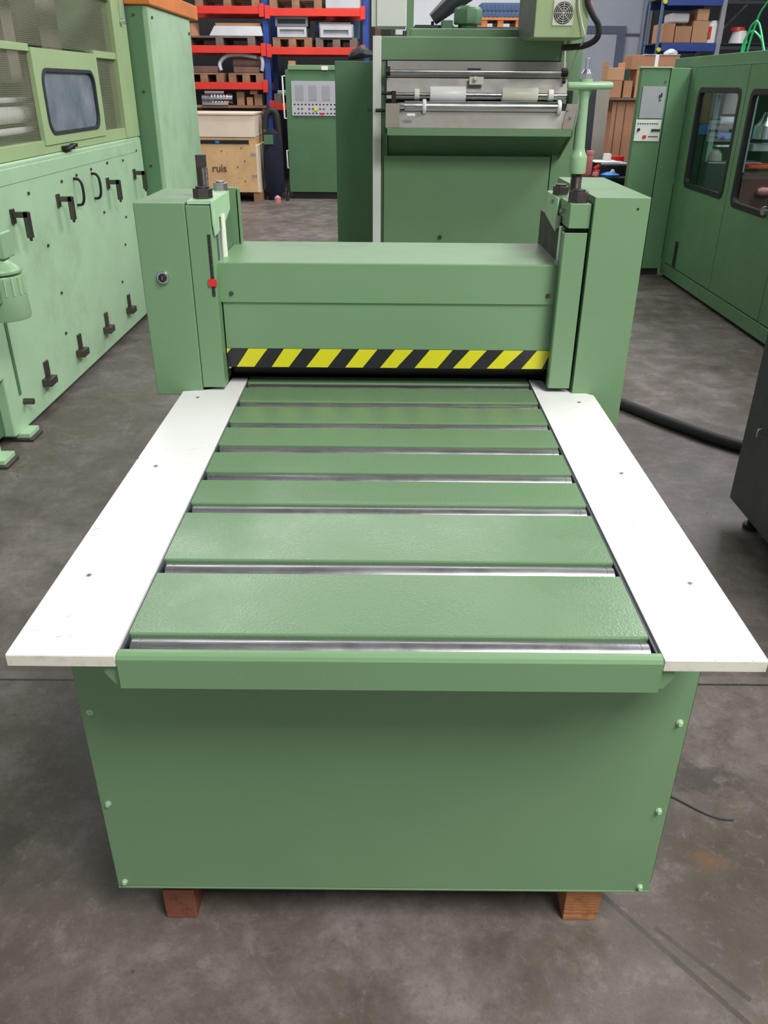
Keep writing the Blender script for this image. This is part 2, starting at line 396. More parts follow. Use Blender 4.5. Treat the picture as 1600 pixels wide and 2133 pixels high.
# table lip: folded front sheet
lp = MB(); lp.prism([(.945, .800), (.945, .8525), (.9485, .858), (.955, .860), (.962, .860), (.962, .855), (.955, .854), (.950, .850), (.950, .804), (.975, .804), (.975, .800)], 'x', -.396, .407)
lp.build('front_lip', g, MC, 0, False)
for s, e in ((-1, -.396), (1, .407)):
    q = MB(); q.prism([(e, .800), (e+s*.010, .8005), (e+s*.0245, .823), (e+s*.0205, .8375), (e, .8375)], 'y', .954, .957)
    q.prism([(e+s*.0225, .823), (e+s*.0245, .823), (e+s*.0205, .8375), (e+s*.0185, .8375)], 'y', .957, 1.05)
    q.build('lip_bracket', g, MC, 0, False)
B(-.392, .403, .975, 2.7, .79, .80).build('table_pan', 'black', MC)
for y0 in (-.394, .400):
    B(y0, y0+.004, .962, 2.22, .80, .8585).build('side_rail', 'greydark', MC, .0005)
slats = [(2.178, 2.232), (2.028, 2.137), (1.879, 1.988), (1.735, 1.843), (1.586, 1.692), (1.437, 1.545), (1.219, 1.397), (1.001, 1.176)]
for a, b in slats:
    r = .003; q = MB()
    pr = [(a, .838), (a, T-r), (a+r*.3, T-r*.3), (a+r, T), (b-r, T), (b-r*.3, T-r*.3), (b, T-r), (b, .838)]
    q.prism(pr, 'x', -.392, .3995); q.build('cover_slat', 'green_slat', MC, 0, False)
for k, y in enumerate((2.155, 2.006, 1.860, 1.713, 1.566, 1.416, 1.196, .980)):
    q = MB(); r = .0215; z = T-r+.0012
    q.lathe((-.384, y, z), (.396, y, z), [(0, .008), (0, r-.004), (.001, r-.0015), (.003, r), (.018, r), (.0185, r-.0006), (.021, r-.0006), (.0215, r), (.9785, r), (.979, r-.0006), (.9815, r-.0006), (.982, r), (.997, r), (.999, r-.0015), (1, r-.004), (1, .008)], 36)
    ro = q.build('roller', 'roller', MC, 0)
    if k < 7 or 1:
        q = MB(); q.cyl((-.392, y, z), (-.384, y, z), .006, n=12); q.cyl((.396, y, z), (.4, y, z), .006, n=12); q.each('axle', 'iron', ro, 0)
# side boards with screw holes
for s, outl, holes in ((-1, [(-.5585, .947), (-.3975, .947), (-.397, 2.219), (-.442, 2.221), (-.447, 2.152), (-.499, 2.114), (-.556, 2.101), (-.5572, 1.66), (-.5555, 1.652), (-.5572, 1.643)], ((-.506, 2.051), (-.506, 1.61), (-.506, 1.164))),
                       (1, [(.408, .947), (.5605, .947), (.562, 2.094), (.509, 2.137), (.456, 2.152), (.443, 2.214), (.404, 2.221)], ((.51, 2.037), (.509, 1.592), (.513, 1.154), (.452, 1.74)))):
    wb = MB().prism(outl, 'z', .8385, T).build('side_board', 'white', MC, .0015)
    y0 = .9462
    B(outl[0][0]+.001, outl[1][0]-.001, y0-.0002, y0+.001, .840, T-.002).build('board_edge', 'cream', wb, 0)
    for i, (hx, hy) in enumerate(holes):
        if i == 3: continue
        q = MB(); q.lathe((hx, hy, T-.004), (hx, hy, T+.0004), [(0, .002), (.5, .003), (1, .0052), (1, .0058), (.9, .0062)], 18)
        h = q.build('screw_hole', 'tan', wb, 0)
        MB().cyl((hx, hy, T+.0001), (hx, hy, T+.0006), .0036, n=14).build('screw', 'brown', wb, 0)
# side columns: left
lc = MB(); lc.box(-.630, -.503, 2.107, 2.42, .847, 1.342); lc.build('left_column_cover', g, MC, .003)
lc = MB(); lc.box(-.5022, -.441, 2.109, 2.16, .868, 1.336); lc.box(-.5022, -.47, 2.16, 2.40, .868, 1.336); lc.build('left_inner_cover', g, MC, .003)
B(-.53, -.505, 2.15, 2.6, .1, .846).build('column_foot', 'black', MC)
lb = MB(); lb.prism([(2.112, 1.292), (2.108, 1.345), (2.350, 1.345), (2.352, 1.303), (2.345, 1.297), (2.25, 1.272), (2.125, 1.262)], 'x', -.439, -.435)
lb.box(-.498, -.4395, 2.115, 2.345, 1.338, 1.347); lb.box(-.4355, -.434, 2.128, 2.131, 1.285, 1.325)
lb.build('left_bearing_bracket', 'green_light', MC, .0012)  # light falling on the bracket is put into a paler green
B(-.478, -.445, 2.165, 2.40, .868, 1.335).build('left_guide_housing', 'green_dark', MC)
q = MB(); q.cyl((-.441, 2.19, .9), (-.441, 2.19, 1.30), .009); q.build('guide_rod', 'chrome', MC, 0)
q = MB(); q.cyl((-.4415, 2.235, 1.0), (-.4415, 2.235, 1.30), .012); q.build('guide_rod', 'ivory', MC, 0)
q = MB(); q.box(-.475, -.425, 2.448, 2.452, .6, 1.342); q.box(-.4265, -.422, 2.425, 2.452, .6, 1.342); q.box(-.50, -.43, 2.43, 2.452, .6, 1.344); q.build('rear_column_plate', g, MC, .001)
# left nuts and stub spindle
q = MB(); q.hexnut(-.467, 2.165, 1.347, 1.370, .0245, .25); q.cyl((-.467, 2.165, 1.37), (-.467, 2.165, 1.3755), .0175); q.build('hex_nut', 'iron', MC, .001)
q = MB(); q.hexnut(-.455, 2.34, 1.345, 1.366, .019, .1); q.cyl((-.455, 2.34, 1.366), (-.455, 2.34, 1.371), .012); q.build('hex_nut', 'steel_pink', MC, .001)
q = MB(); q.lathe((-.4745, 2.215, 1.346), (-.4745, 2.215, 1.415), [(0, .0155)]+[(k/44, .0150 if k % 2 else .0138) for k in range(1, 44)]+[(1, .013)], 20)
q.box(-.4865, -.4635, 2.2035, 2.2265, 1.413, 1.444); q.build('spindle_stub', 'iron', MC, .0008)
# right
rc = MB(); rc.box(.505, .642, 2.107, 2.60, .14, 1.363); rc.build('right_column_cover', g, MC, .002)
q = MB().lathe((.6125, 2.108, 1.336), (.6125, 2.1066, 1.336), [(0, .0032), (1, .0032)], 14); q.build('cover_hole', 'black', MC, 0)
rc = MB(); rc.box(.440, .497, 2.112, 2.116, .872, 1.278); rc.box(.438, .442, 2.114, 2.14, .872, 1.278); rc.build('right_inner_cover', g, MC, .001)
B(.4445, .503, 2.14, 2.50, .80, 1.284).build('right_housing', 'black', MC)
q = MB(); q.box(.449, .502, 2.120, 2.245, 1.287, 1.346); q.box(.444, .502, 2.25, 2.42, 1.287, 1.345); q.build('right_bearing_block', g, MC, .002)
q = MB(); q.prism([(2.24, 1.262), (2.40, 1.285), (2.40, 1.345), (2.24, 1.345)], 'x', .440, .444); q.build('bearing_bracket', 'green_light', MC, .001)
q = MB(); q.cyl((.449, 2.19, 1.32), (.438, 2.19, 1.32), .006, n=6); q.box(.436, .446, 2.205, 2.228, 1.275, 1.305); q.cyl((.440, 2.30, 1.33), (.434, 2.30, 1.33), .006, n=6); q.each('clamp_bolt', 'steel_pink', MC, .0008)
q = MB(); q.cyl((.449, 2.185, .95), (.449, 2.185, 1.285), .009); q.build('guide_rod', 'chrome', MC, 0)
q = MB(); q.hexnut(.473, 2.150, 1.346, 1.371, .0265, .2); q.cyl((.473, 2.150, 1.371), (.473, 2.150, 1.376), .0165); q.lathe((.473, 2.15, 1.376), (.473, 2.15, 1.3765), [(0, .0105), (1, .0105)], 16); q.build('hex_nut', 'iron', MC, .001)
q = MB(); q.hexnut(.462, 2.325, 1.345, 1.366, .0225, .2); q.cyl((.462, 2.325, 1.366), (.462, 2.325, 1.371), .015); q.build('hex_nut', 'iron', MC, .001)
SX, SY = .478, 2.222
q = MB(); q.lathe((SX, SY, 1.345), (SX, SY, 1.412), [(0, .0152)]+[(k/40, .0148 if k % 2 else .0135) for k in range(1, 40)]+[(1, .014)], 20); q.build('spindle', 'iron', MC, 0)
z0 = 1.4065
cr = MB(); cr.lathe((SX, SY, z0), (SX-.003, SY, 1.618), [(0, .018), (.0, .0205), (.02, .0215), (.17, .0215), (.19, .021), (.23, .016), (.28, .0133), (.5, .0122), (.78, .0115), (.84, .0135), (.86, .0155), (.90, .016), (.905, .0145), (.96, .0145), (.965, .0165), (1.0, .0165), (1.0, .012)], 28)
cr_o = cr.build('adjusting_crank', 'green_cast', MC, 0)
q = MB(); q.lathe((SX-.05, SY-.018, 1.603), (SX+.062, SY-.012, 1.604), [(0, .003), (.01, .0065), (.04, .0085), (.5, .0085), (.93, .0085), (.98, .007), (1, .003)], 20); q.build('cross_handle', 'green_cast', cr_o, 0)
q = MB(); q.hexnut(SX-.003, SY, 1.618, 1.630, .0155, .3); q.cyl((SX-.003, SY, 1.630), (SX-.003, SY, 1.638), .0125, .007); q.cyl((SX-.003, SY, 1.638), (SX-.003, SY, 1.662), .0052, n=12); q.build('locking_stud', 'chrome', cr_o, .0006)
# guard
hd = MB(); hd.prism([(2.150, 1.091), (2.150, 1.190), (2.1508, 1.1922), (2.153, 1.193), (2.472, 1.193), (2.472, 1.189), (2.154, 1.189), (2.154, 1.091)], 'x', -.443, .4535)
hd.box(-.4428, -.439, 2.1545, 2.472, 1.091, 1.1888); hd.box(.4495, .4533, 2.1545, 2.472, 1.091, 1.1888)
HDT = Matrix.Rotation(-.004, 4, 'Y'); hd.build('guard_hood', g, MC, 0, False)
B(-.438, .448, 2.1555, 2.1595, .912, 1.10).build('guard_plate', g, MC, .001)
B(-.44, .45, 2.17, 2.47, .93, 1.175).build('guard_core', 'black', MC)
B(-.4379, .4478, 2.1538, 2.1556, .913, .965).build('hazard_tape', 'tapeblack', MC, 0)
sc = .001308; ht = bpy.data.objects['hazard_tape']
yst = [(98, 175, 155, 238), (252, 328, 310, 392), (405, 500, 470, 565), (578, 655, 640, 720), (732, 805, 798, 878), (885, 985, 950, 1050), (1055, 1130, 1125, 1200), (1205, 1280, 1275, 1360), (1358, 1448, 1420, 1494)]
for b0, b1, t0, t1 in yst:
    f = lambda p: min(.4475, ((p/2.105+440)-803)*.001308)
    MB().prism([(f(b0), .9135), (f(b1), .9135), (f(t1), .9645), (f(t0), .9645)], 'y', 2.1532, 2.1539).build('yellow_stripe', 'yellow', ht, 0)
MB().prism([(-.4378, .951), (-.4265, .9645), (-.4378, .9645)], 'y', 2.1532, 2.1539).build('yellow_stripe', 'yellow', ht, 0)
for x in (-.412, .421):
    MB().lathe((x, 2.150, 1.114), (x, 2.144, 1.114), [(0, .0055), (.5, .0055), (.8, .004), (1, .003)], 14).build('hood_screw', 'iron', MC, 0)
q = MB(); q.cyl((-.435, 2.24, .888), (.445, 2.24, .888), .021, n=28); q.build('feed_roller', 'rubber', MC, 0)
B(-.435, .445, 2.23, 2.70, .838, .852).build('feed_bed', 'black', MC)
B(-.40, .41, 2.172, 2.19, .905, .915).build('feed_bar', 'greydark', MC)
B(-.44, .45, 2.47, 2.475, .3, 1.10).build('rear_plate', 'green_dark', MC)
# scale, pointer, key switch
q = B(-.4535, -.4455, 2.1075, 2.1095, 1.115, 1.268); so = q.build('scale_strip', 'tapeblack', MC, 0)
q = MB()
for k in range(30): q.box(-.4475 if k % 5 else -.450, -.4456, 2.1070, 2.1078, 1.119+k*.005, 1.1195+k*.005)
q.build('scale_marks', 'grey', so, 0)
B(-.4605, -.439, 2.1045, 2.1075, 1.141, 1.159).build('pointer', 'red2', MC, .0006)
q = MB(); q.lathe((-.575, 2.107, 1.163), (-.575, 2.099, 1.163), [(0, .0165), (.6, .0165), (1, .0145), (1, .0105)], 28); ks = q.build('key_switch', 'chrome', MC, 0)
q = MB(); q.lathe((-.575, 2.0995, 1.163), (-.575, 2.095, 1.163), [(0, .0105), (.9, .0105), (1, .0095)], 24); q.build('lock_barrel', 'black', ks, 0)
B(-.5758, -.5742, 2.0945, 2.0955, 1.158, 1.168).build('key_slot', 'chrome', ks, 0)
# timber blocks under the machine
q = MB(); q.box(-.470, -.402, 1.138, 1.21, 0, .088); q.box(-.462, -.408, 1.155, 1.22, .086, .131)
tag(q.build('timber_block', 'block_dark', None, .004), 'dark reddish timber block under the left front of the foreground machine', 'wooden block', 'timber blocks under the machine')
tag(B(.389, .464, 1.142, 1.235, 0, .131).build('timber_block', 'block', None, .002), 'orange brown timber block under the right front of the foreground machine', 'wooden block', 'timber blocks under the machine')
for x in (-.45, .42):
    tag(B(x-.03, x+.03, 2.45, 2.55, 0, .135).build('timber_block', 'block', None, .002), 'timber block under the rear of the foreground machine, ' + ('left' if x < 0 else 'right') + ' side', 'wooden block', 'timber blocks under the machine')
# hose and wire on the floor
q = MB(); q.tube([(1.0, 4.75, .03), (1.315, 4.316, .03), (1.5, 4.03, .03), (1.77, 3.70, .03), (2.2, 3.42, .03)], .029, 14)
tag(q.build('floor_hose', 'rubber', None, 0), 'thick black rubber hose lying on the concrete beside the right column', 'hose')
q = MB(); q.tube([(.60, 1.56, .003), (.68, 1.517, .003), (.734, 1.486, .003), (.79, 1.44, .003), (.83, 1.418, .003), (.862, 1.412, .006)], .0023, 8)
tag(q.build('loose_wire', 'greydark', None, 0), 'thin dark loose wire curling on the floor right of the foreground machine', 'wire')
# ------------------------------------------------------------------ charcoal cabinet, near right
K = thing('charcoal_cabinet', 'charcoal grey metal cabinet at the right edge above the floor hose', 'cabinet', (2.0, 2.4, 0))
B(1.425, 2.3, 1.7, 3.0, .10, 1.35).build('body', 'greydark', K, .004)
for x, y in ((1.50, 2.92), (2.2, 2.92), (1.5, 1.8), (2.2, 1.8)):
    q = MB(); q.cyl((x, y, 0), (x, y, .02), .03); q.cyl((x, y, .015), (x, y, .11), .015); q.build('foot', 'black', K, 0)
q = MB(); q.tube([(1.425, 2.86, .46), (1.410, 2.86, .455), (1.410, 2.86, .43), (1.425, 2.86, .425)], .003); q.build('hook', 'chrome', K, 0)
# ------------------------------------------------------------------ large left machine
LX = -1.847
L = thing('processing_machine', 'large pale green machine with mesh guards and a grey window along the left edge', 'machine', (-2.5, 5.2, 0))
gl = 'green_light'
lb = MB(); lb.prism([(3.74, .03), (6.62, .03), (6.62, 1.235), (6.60, 1.256), (2.6, 1.256), (2.6, .33), (3.74, .33)], 'x', -3.2, LX)
lb.build('lower_body', gl, L, .012)
B(-3.1, LX-.05, 2.7, 3.74, .05, .34).build('base_recess', 'green_dark', L)
B(LX-.10, LX+.002, 3.30, 3.56, .03, .332).build('support_leg', gl, L, .004)
B(LX-.01, LX+.0035, 2.7, 6.50, 1.16, 1.232).build('top_ledge', gl, L, .004)
q = MB()
for y, z in ((4.42, 1.10), (4.9, 1.11), (5.15, 1.12), (5.42, 1.13), (5.75, 1.14), (6.1, 1.13), (6.45, 1.17), (4.55, .82), (5.55, .86), (4.62, .55), (4.58, .33), (5.9, .60), (5.72, .38), (6.0, .77)):
    q.cyl((LX, y, z), (LX+.008, y, z), .008, n=10)
q.each('body_bolt', 'iron', L, 0)
for y in (4.18, 4.80, 5.70, 6.33):
    q = MB(); q.box(LX, LX+.012, y-.02, y+.02, .985, 1.055); q.box(LX+.01, LX+.085, y-.014, y+.014, 1.015, 1.042); q.box(LX+.06, LX+.088, y-.014, y+.014, .92, 1.042)
    q.cyl((LX+.074, y, .905), (LX+.074, y, .92), .008, n=10); q.build('clamp_lever', 'iron', L, .003)
for y in (5.10, 5.42):
    q = MB(); q.tube([(LX, y, 1.105), (LX+.03, y, 1.10), (LX+.045, y, 1.07), (LX+.045, y, 1.0), (LX+.03, y, .965), (LX, y, .96)], .008); q.build('grab_handle', 'black', L, 0)
for y in (4.20, 4.73, 5.25, 5.77):
    q = MB(); q.box(LX, LX+.012, y+.005, y+.055, .195, .275); q.box(LX, LX+.05, y-.05, y+.045, .155, .195); q.build('floor_bracket', 'iron', L, .003)
q = MB(); q.cyl((LX, 3.90, .165), (LX+.05, 3.90, .165), .016); q.build('peg', 'iron', L, .001)
q = MB(); q.box(LX-.001, LX+.004, 3.86, 3.885, .21, .75); q.build('seam_groove', 'green_dark', L, 0)
for y, x in ((3.83, LX-.02), (3.50, LX-.01)):
    q = MB(); q.box(x-.12, x+.07, y-.05, y+.07, .012, .035); q.cyl((x+.0, y+.03, .03), (x, y+.03, .09), .011); q.hexnut(x, y+.03, .035, .052, .02)
    q.build('levelling_foot', gl, L, .002)
    B(x-.14, x+.09, y-.07, y+.06, 0, .012).build('foot_plate', 'iron', L, .001)
# drive motor with gearbox hanging on the face
MX, MY = LX+.185, 3.60
q = MB(); q.box(LX, MX+.03, MY-.05, MY+.06, .93, 1.04); q.box(LX, LX+.025, MY+.06, MY+.25, .93, 1.05)
q.lathe((MX-.03, MY, .93), (MX-.03, MY, .865), [(0, .05), (.3, .06), (.6, .085), (.7, .092), (1, .092)], 24)
mo = q.build('gearbox', 'green_cast', L, .012)
q = MB(); q.lathe((MX-.03, MY, .86), (MX-.03, MY, .665), [(0, .088), (.05, .092), (.9, .097), (.97, .092), (1, .07)], 28); m2 = q.build('motor', 'green_cast', L, 0)
q = MB()
for k in range(18):
    q.box(-.098, -.088, -.003, .003, .78, .855, T=Matrix.Translation((MX-.03, MY, 0)) @ Matrix.Rotation(k*2*PI/18, 4, 'Z'))
q.build('cooling_fins', gl, m2, 0)['kind'] = 'stuff'
B(MX-.12, MX-.0, MY-.19, MY-.09, .755, .855).build('terminal_box', 'green_mid', m2, .006)
q = MB(); q.tube([(MX-.02, MY-.14, .755), (MX-.015, MY-.14, .70), (MX-.05, MY-.14, .655), (MX-.10, MY-.14, .66), (MX-.14, MY-.14, .70)], .006); q.build('motor_cable', 'ivory', m2, 0)
# upper guard frame
gy = 'green_yellow'
q = MB(); X0, X1 = LX-.07, LX-.012
q.box(X0, X1, 2.6, 6.35, 1.258, 1.325); q.box(X0, X1, 2.6, 6.35, 2.085, 2.19)
for a, b in ((6.30, 6.62), (4.10, 4.19), (2.6, 2.7)): q.box(X0, X1+(.01 if a > 6 else 0), a, b, 1.258, 2.45)
q.box(X0, X1, 2.6, 4.79, 1.745, 1.78); q.box(X0, X1, 5.84, 6.32, 1.745, 1.785)
q.build('guard_frame', gy, L, .003)
q = MB(); q.box(X0, X1, 6.45, 6.62, 1.258, 2.45)
inner = rrect(4.885, 5.735, 1.357, 1.662, .07)
q = MB(); q.frame(project_rect(inner, 4.79, 5.85, 1.30, 1.765), inner, 'x', LX-.03, LX-.004); q.build('window_panel', gy, L, .001)
q = MB(); q.frame(rrect(4.872, 5.748, 1.345, 1.674, .08), rrect(4.895, 5.725, 1.364, 1.655, .065), 'x', LX-.02, LX+.003); wg = q.build('window_gasket', 'greydark', L, .002)
MT['frost'].node_tree.nodes['Principled BSDF'].inputs['Roughness'].default_value = .25
q = MB(); q.prism(rrect(4.89, 5.73, 1.36, 1.66, .065), 'x', LX-.018, LX-.014); q.build('window_pane', 'frost', wg, 0)
def meshpanel(y0, y1, z0, z1):
    q = MB(); p = .0095; w_ = .0009
    y = y0+p/2
    while y < y1: q.box(LX-.0335, LX-.0325, y-w_/2, y+w_/2, z0, z1); y += p
    z = z0
    while z < z1: q.box(LX-.0332, LX-.0322, y0, y1, z-w_/2, z+w_/2); z += p
    return q
meshpanel(4.19, 4.80, 1.325, 1.745).build('mesh_guard', 'wire', L, 0, False)
meshpanel(5.84, 6.31, 1.325, 1.745).build('mesh_guard', 'wire', L, 0, False)
meshpanel(4.19, 6.31, 1.78, 2.085).build('mesh_guard', 'wire', L, 0, False)
q = MB(); q.box(LX-.01, LX+.02, 5.02, 5.16, 1.262, 1.285); q.cyl((LX+.01, 5.05, 1.265), (LX+.03, 5.12, 1.285), .012); q.box(LX, LX+.03, 5.13, 5.18, 1.272, 1.292); q.build('latch', 'black', L, .002)
q = MB(); q.cyl((LX, 6.48, 1.98), (LX+.03, 6.48, 1.98), .02); q.cyl((LX+.03, 6.48, 1.97), (LX+.03, 6.48, 2.15), .006); q.build('bolt_latch', 'chrome', L, .001)
B(-2.9, -2.75, 2.6, 6.62, 1.256, 2.45).build('inner_back_wall', 'interior', L)
q = MB(); q.cyl((-1.98, 2.7, 1.45), (-1.98, 5.1, 1.45), .04); q.cyl((-1.96, 2.7, 1.375), (-1.96, 5.1, 1.375), .018); q.cyl((-1.99, 2.7, 1.52), (-1.99, 5.1, 1.52), .014); q.each('inner_roller', 'nylon', L, 0)
q = MB(); q.box(-2.2, -2.1, 4.55, 4.75, 1.78, 2.2); q.box(-2.3, -2.1, 5.1, 5.25, 1.6, 2.3); q.box(-2.3, -2.2, 4.1, 4.4, 1.3, 1.9); q.box(-2.4, -2.2, 5.9, 6.25, 1.3, 2.3); q.each('inner_mechanism', 'interior', L, .004)
B(-3.2, LX-.05, 2.6, 6.62, 2.44, 2.48).build('roof', gl, L)
q = MB(); q.box(-2.9, LX-.02, 6.56, 6.62, 1.256, 2.45); q.build('end_plate', gl, L)
# tall cabinet behind it
K = thing('tall_green_cabinet', 'tall pale green cabinet between the left machine and the red rack', 'cabinet', (-2.1, 7.35, 0))
B(-2.6, -1.70, 6.66, 8.02, .03, 2.088).build('cabinet_body', gl, K, .004)
B(-2.6, -1.735, 6.650, 6.664, .05, 2.08).build('shaded_front', 'green_mid', K, .002)  # shade on the front face is put into a darker green
q = MB()
for x, z in ((-1.80, 2.03), (-1.79, 1.55), (-1.80, 1.05)): q.cyl((x, 6.65, z), (x, 6.64, z), .009, n=10)
q.each('cover_screw', 'iron', K, 0)
q = MB(); q.cyl((-1.70, 7.95, 1.98), (-1.69, 7.95, 1.98), .012, n=10); q.cyl((-1.70, 6.75, 2.02), (-1.69, 6.75, 2.02), .01, n=10); q.each('side_bolt', 'iron', K, 0)
q = MB(); q.box(-2.5, -1.67, 6.63, 8.25, 2.09, 2.20)
tag(q.build('orange_board', 'orange', None, .01), 'orange painted slab lying on top of the tall green cabinet', 'board')
# ------------------------------------------------------------------ pallet rack
RK = thing('pallet_rack', 'blue and red pallet rack at the back behind the electric cabinet', 'rack', (-2, 15.2, 0))
RY = 14.8
for x in (-4.9, -1.945, -.37):
    q = MB()
    for y in (RY+.02, RY+1.0): q.box(x-.045, x+.045, y, y+.07, 0, 3.4)
    z = .3
    while z < 3.2: q.box(x-.012, x+.012, RY+.06, RY+1.02, z, z+.03); z += .6
    q.build('upright', 'blue', RK, .004)
for x0, x1, zs in ((-4.85, -1.99, (2.58, 2.045, 1.53)), (-1.90, -.41, (2.555, 2.03, 1.235))):
    for z in zs:
        q = MB(); q.box(x0, x1, RY-.02, RY+.03, z, z+.105); q.box(x0, x0+.06 if 0 else x0, RY, RY, z, z); bmf = q
        for e in (x0, x1): bmf.box(e-.04, e+.04, RY-.035, RY-.018, z-.04, z+.14)
        bo = q.build('beam', 'red', RK, .004)
        B(x0, x1, RY+1.0, RY+1.05, z, z+.105).build('beam', 'red', RK, .004)
def pallet(x0, x1, z, y0, y1, label, mat='wood', grp='pallets on the rack'):
    P = thing('pallet', label, 'pallet', ((x0+x1)/2, (y0+y1)/2, z), grp)
    q = MB(); w_ = (x1-x0)
    for k in range(3):
        a = x0+(w_-.12)*k/2; q.box(a, a+.12, y0, y1, z+.022, z+.105)
    q.build('blocks', mat, P, .003)
    q = MB()
    for k in range(3): q.box(x0+(w_-.12)*k/2, x0+(w_-.12)*k/2+.12, y0, y1, z, z+.022)
    q.build('base_boards', mat, P, .002)
    q = MB()
    for k in range(6): a = y0+(y1-y0-.13)*k/5; q.box(x0, x1, a, a+.13, z+.105, z+.13)
    q.build('top_boards', mat, P, .002)
def z3(i): return {'t': 2.686, 'm': 2.151, 'l': 1.636}[i]
tz = 2.661+.025
pallet(-3.02, -2.02, 2.686, RY, RY+1, 'wooden pallet on the top beam, left bay')
pallet(-1.86, -.95-.1, 2.661, RY, RY+1, 'wooden pallet on the top beam, right bay')
q = B(-.99, -.45, RY, RY+.8, 2.661, 3.0); tag(q.build('carton', 'greylid', None, .01), 'pale grey box on the top beam beside the upright', 'box')
pallet(-3.25, -2.12, 2.151, RY, RY+1, 'wooden pallet under the grey tray on the middle beam', 'greywood')
T_ = thing('metal_tray', 'long pale grey metal tray on the middle beam, left bay', 'tray', (-2.4, 15.1, 2.281))
q = MB(); q.loft([[(-2.84, RY, 2.283), (-1.99, RY, 2.283), (-1.99, RY+.6, 2.283), (-2.84, RY+.6, 2.283)], [(-2.76, RY+.05, 2.42), (-2.02, RY+.05, 2.42), (-2.02, RY+.55, 2.42), (-2.76, RY+.55, 2.42)]]); q.build('tray_body', 'greylid', T_, .004)
B(-2.74, -2.03, RY+.06, RY+.5, 2.42, 2.46).build('tray_board', 'card', T_)
q = MB(); q.cyl((-3.15, RY+.2, 2.281), (-3.15, RY+.2, 2.46), .12); tag(q.build('carton_drum', 'card', None, .01), 'short brown drum beside the grey tray on the rack', 'drum')
pallet(-1.84, -1.22, 2.136, RY, RY+1, 'small pallet under the grey framed crates, right bay')
for i, (a, b, z, d) in enumerate(((-1.76, -1.30, 2.268, .0), (-1.80, -1.28, 2.418, .1))):
    q = MB(); q.frame([(a, z), (b, z), (b, z+.14), (a, z+.14)], [(a+.04, z+.04), (b-.04, z+.04), (b-.04, z+.105), (a+.04, z+.105)], 'y', RY+d-.01, RY+.01+d); T_ = thing('plastic_crate', ('light grey framed crate on the small pallet' if not i else 'dark grey framed crate stacked above the light grey one'), 'crate', ((a+b)/2, RY+.3, z))
    q.build('crate_frame', 'greylid' if not i else 'grey', T_, .004); B(a, b, RY+.012+d, RY+.5, z, z+.14).build('crate_body', 'grey' if not i else 'greydark', T_, .006)
pallet(-1.16, -.5, 2.136, RY, RY+1, 'dark weathered pallet under the grey console, right bay', 'greywood')
T_ = thing('console_box', 'grey slotted console on the dark weathered pallet', 'box', (-.8, RY+.3, 2.268))
q = MB(); q.frame([(-1.08, 2.268), (-.58, 2.268), (-.58, 2.42), (-1.08, 2.42)], [(-1.03, 2.30), (-.64, 2.30), (-.64, 2.37), (-1.03, 2.37)], 'y', RY-.02, RY+.01); q.build('console_frame', 'greylid', T_, .004)
B(-1.10, -.56, RY+.012, RY+.4, 2.268, 2.45).build('console_body', 'grey', T_, .01); B(-1.1, -.6, RY+.02, RY+.3, 2.45, 2.475).build('console_lid', 'brown', T_, .004)
B_ = B(-1.2, -.48, RY+.45, RY+.9, 2.268, 2.53); tag(B_.build('backing_case', 'bluep', None, .01), 'pale blue case behind the grey console on the rack', 'case')
pallet(-3.3, -2.66, 1.636, RY, RY+1, 'red brown pallet under plastic film, left on the lower beam')
pallet(-2.58, -2.02, 1.636, RY, RY+1, 'red brown pallet under the brown drum on the lower beam')
q = MB(); q.box(-3.25, -2.75, RY+.02, RY+.5, 1.768, 1.86); tag(q.build('carton', 'brown', None, .01), 'flat brown box at the left end of the lower beam', 'box')
T_ = thing('wrapped_drum', 'brown drum wrapped in clear film on the lower beam', 'drum', (-2.3, RY+.3, 1.768))
q = MB(); q.cyl((-2.52, RY+.24, 1.90), (-2.05, RY+.24, 1.90), .12, n=28); q.box(-2.5, -2.08, RY+.04, RY+.44, 1.768, 1.85); q.build('drum_body', 'brown', T_, .01)
q = MB()
q.tube([(-2.7, RY+.05, 1.80), (-2.72, RY+.08, 1.9), (-2.62, RY+.1, 2.0), (-2.45, RY+.1, 2.03), (-2.3, RY+.1, 2.02), (-2.12, RY+.1, 1.99)], .03); q.tube([(-2.03, RY+.02, 2.0), (-2.02, RY+.02, 1.9), (-2.04, RY+.03, 1.8)], .03); pass
q.each('plastic_film', 'greylid', T_, 0)
q = MB(); q.cyl((-3.05, RY+.1, 1.40), (-2.55, RY+.1, 1.40), .08, n=24)
for k in range(6): q.cyl((-2.9+k*.05, RY+.1, 1.40), (-2.88+k*.05, RY+.1, 1.40), .095, n=24)
q.box(-3.05, -2.62, RY+.02, RY+.25, 1.30, 1.34); q.box(-3.0, -2.68, RY+.04, RY+.2, 1.47, 1.51); tag(q.build('electric_motor', 'chrome', None, .004), 'silver ribbed motor lying above the white crate', 'motor')
RT = thing('wooden_trestle', 'wooden trestle shelf behind the white crate carrying the silver motor', 'shelf', (-2.65, 15.2, 0)); B(-3.3, -2.0, RY+.04, RY+.9, 1.26, 1.299).build('shelf_board', 'wood', RT, .003)
for x in (-3.28, -2.08):
    for y in (RY+.06, RY+.8): B(x, x+.07, y, y+.07, 0, 1.26).build('leg', 'wood', RT, .003)
for i, (x, z, s, h) in enumerate(((-2.42, 1.30, .12, .2), (-2.27, 1.30, .1, .12), (-2.13, 1.30, .13, .16), (-2.2, 1.462, .12, .06))):
    q = MB(); q.box(x-s/2, x+s/2, RY+.05, RY+.25, z, z+h); tag(q.build('wood_offcut', 'card' if i % 2 else 'wood', None, .004), ('tall', 'low', 'middle sized', 'flat topmost')[i]+' wooden offcut in the pile right of the silver motor', 'wood', 'wooden offcuts under the lower beam')
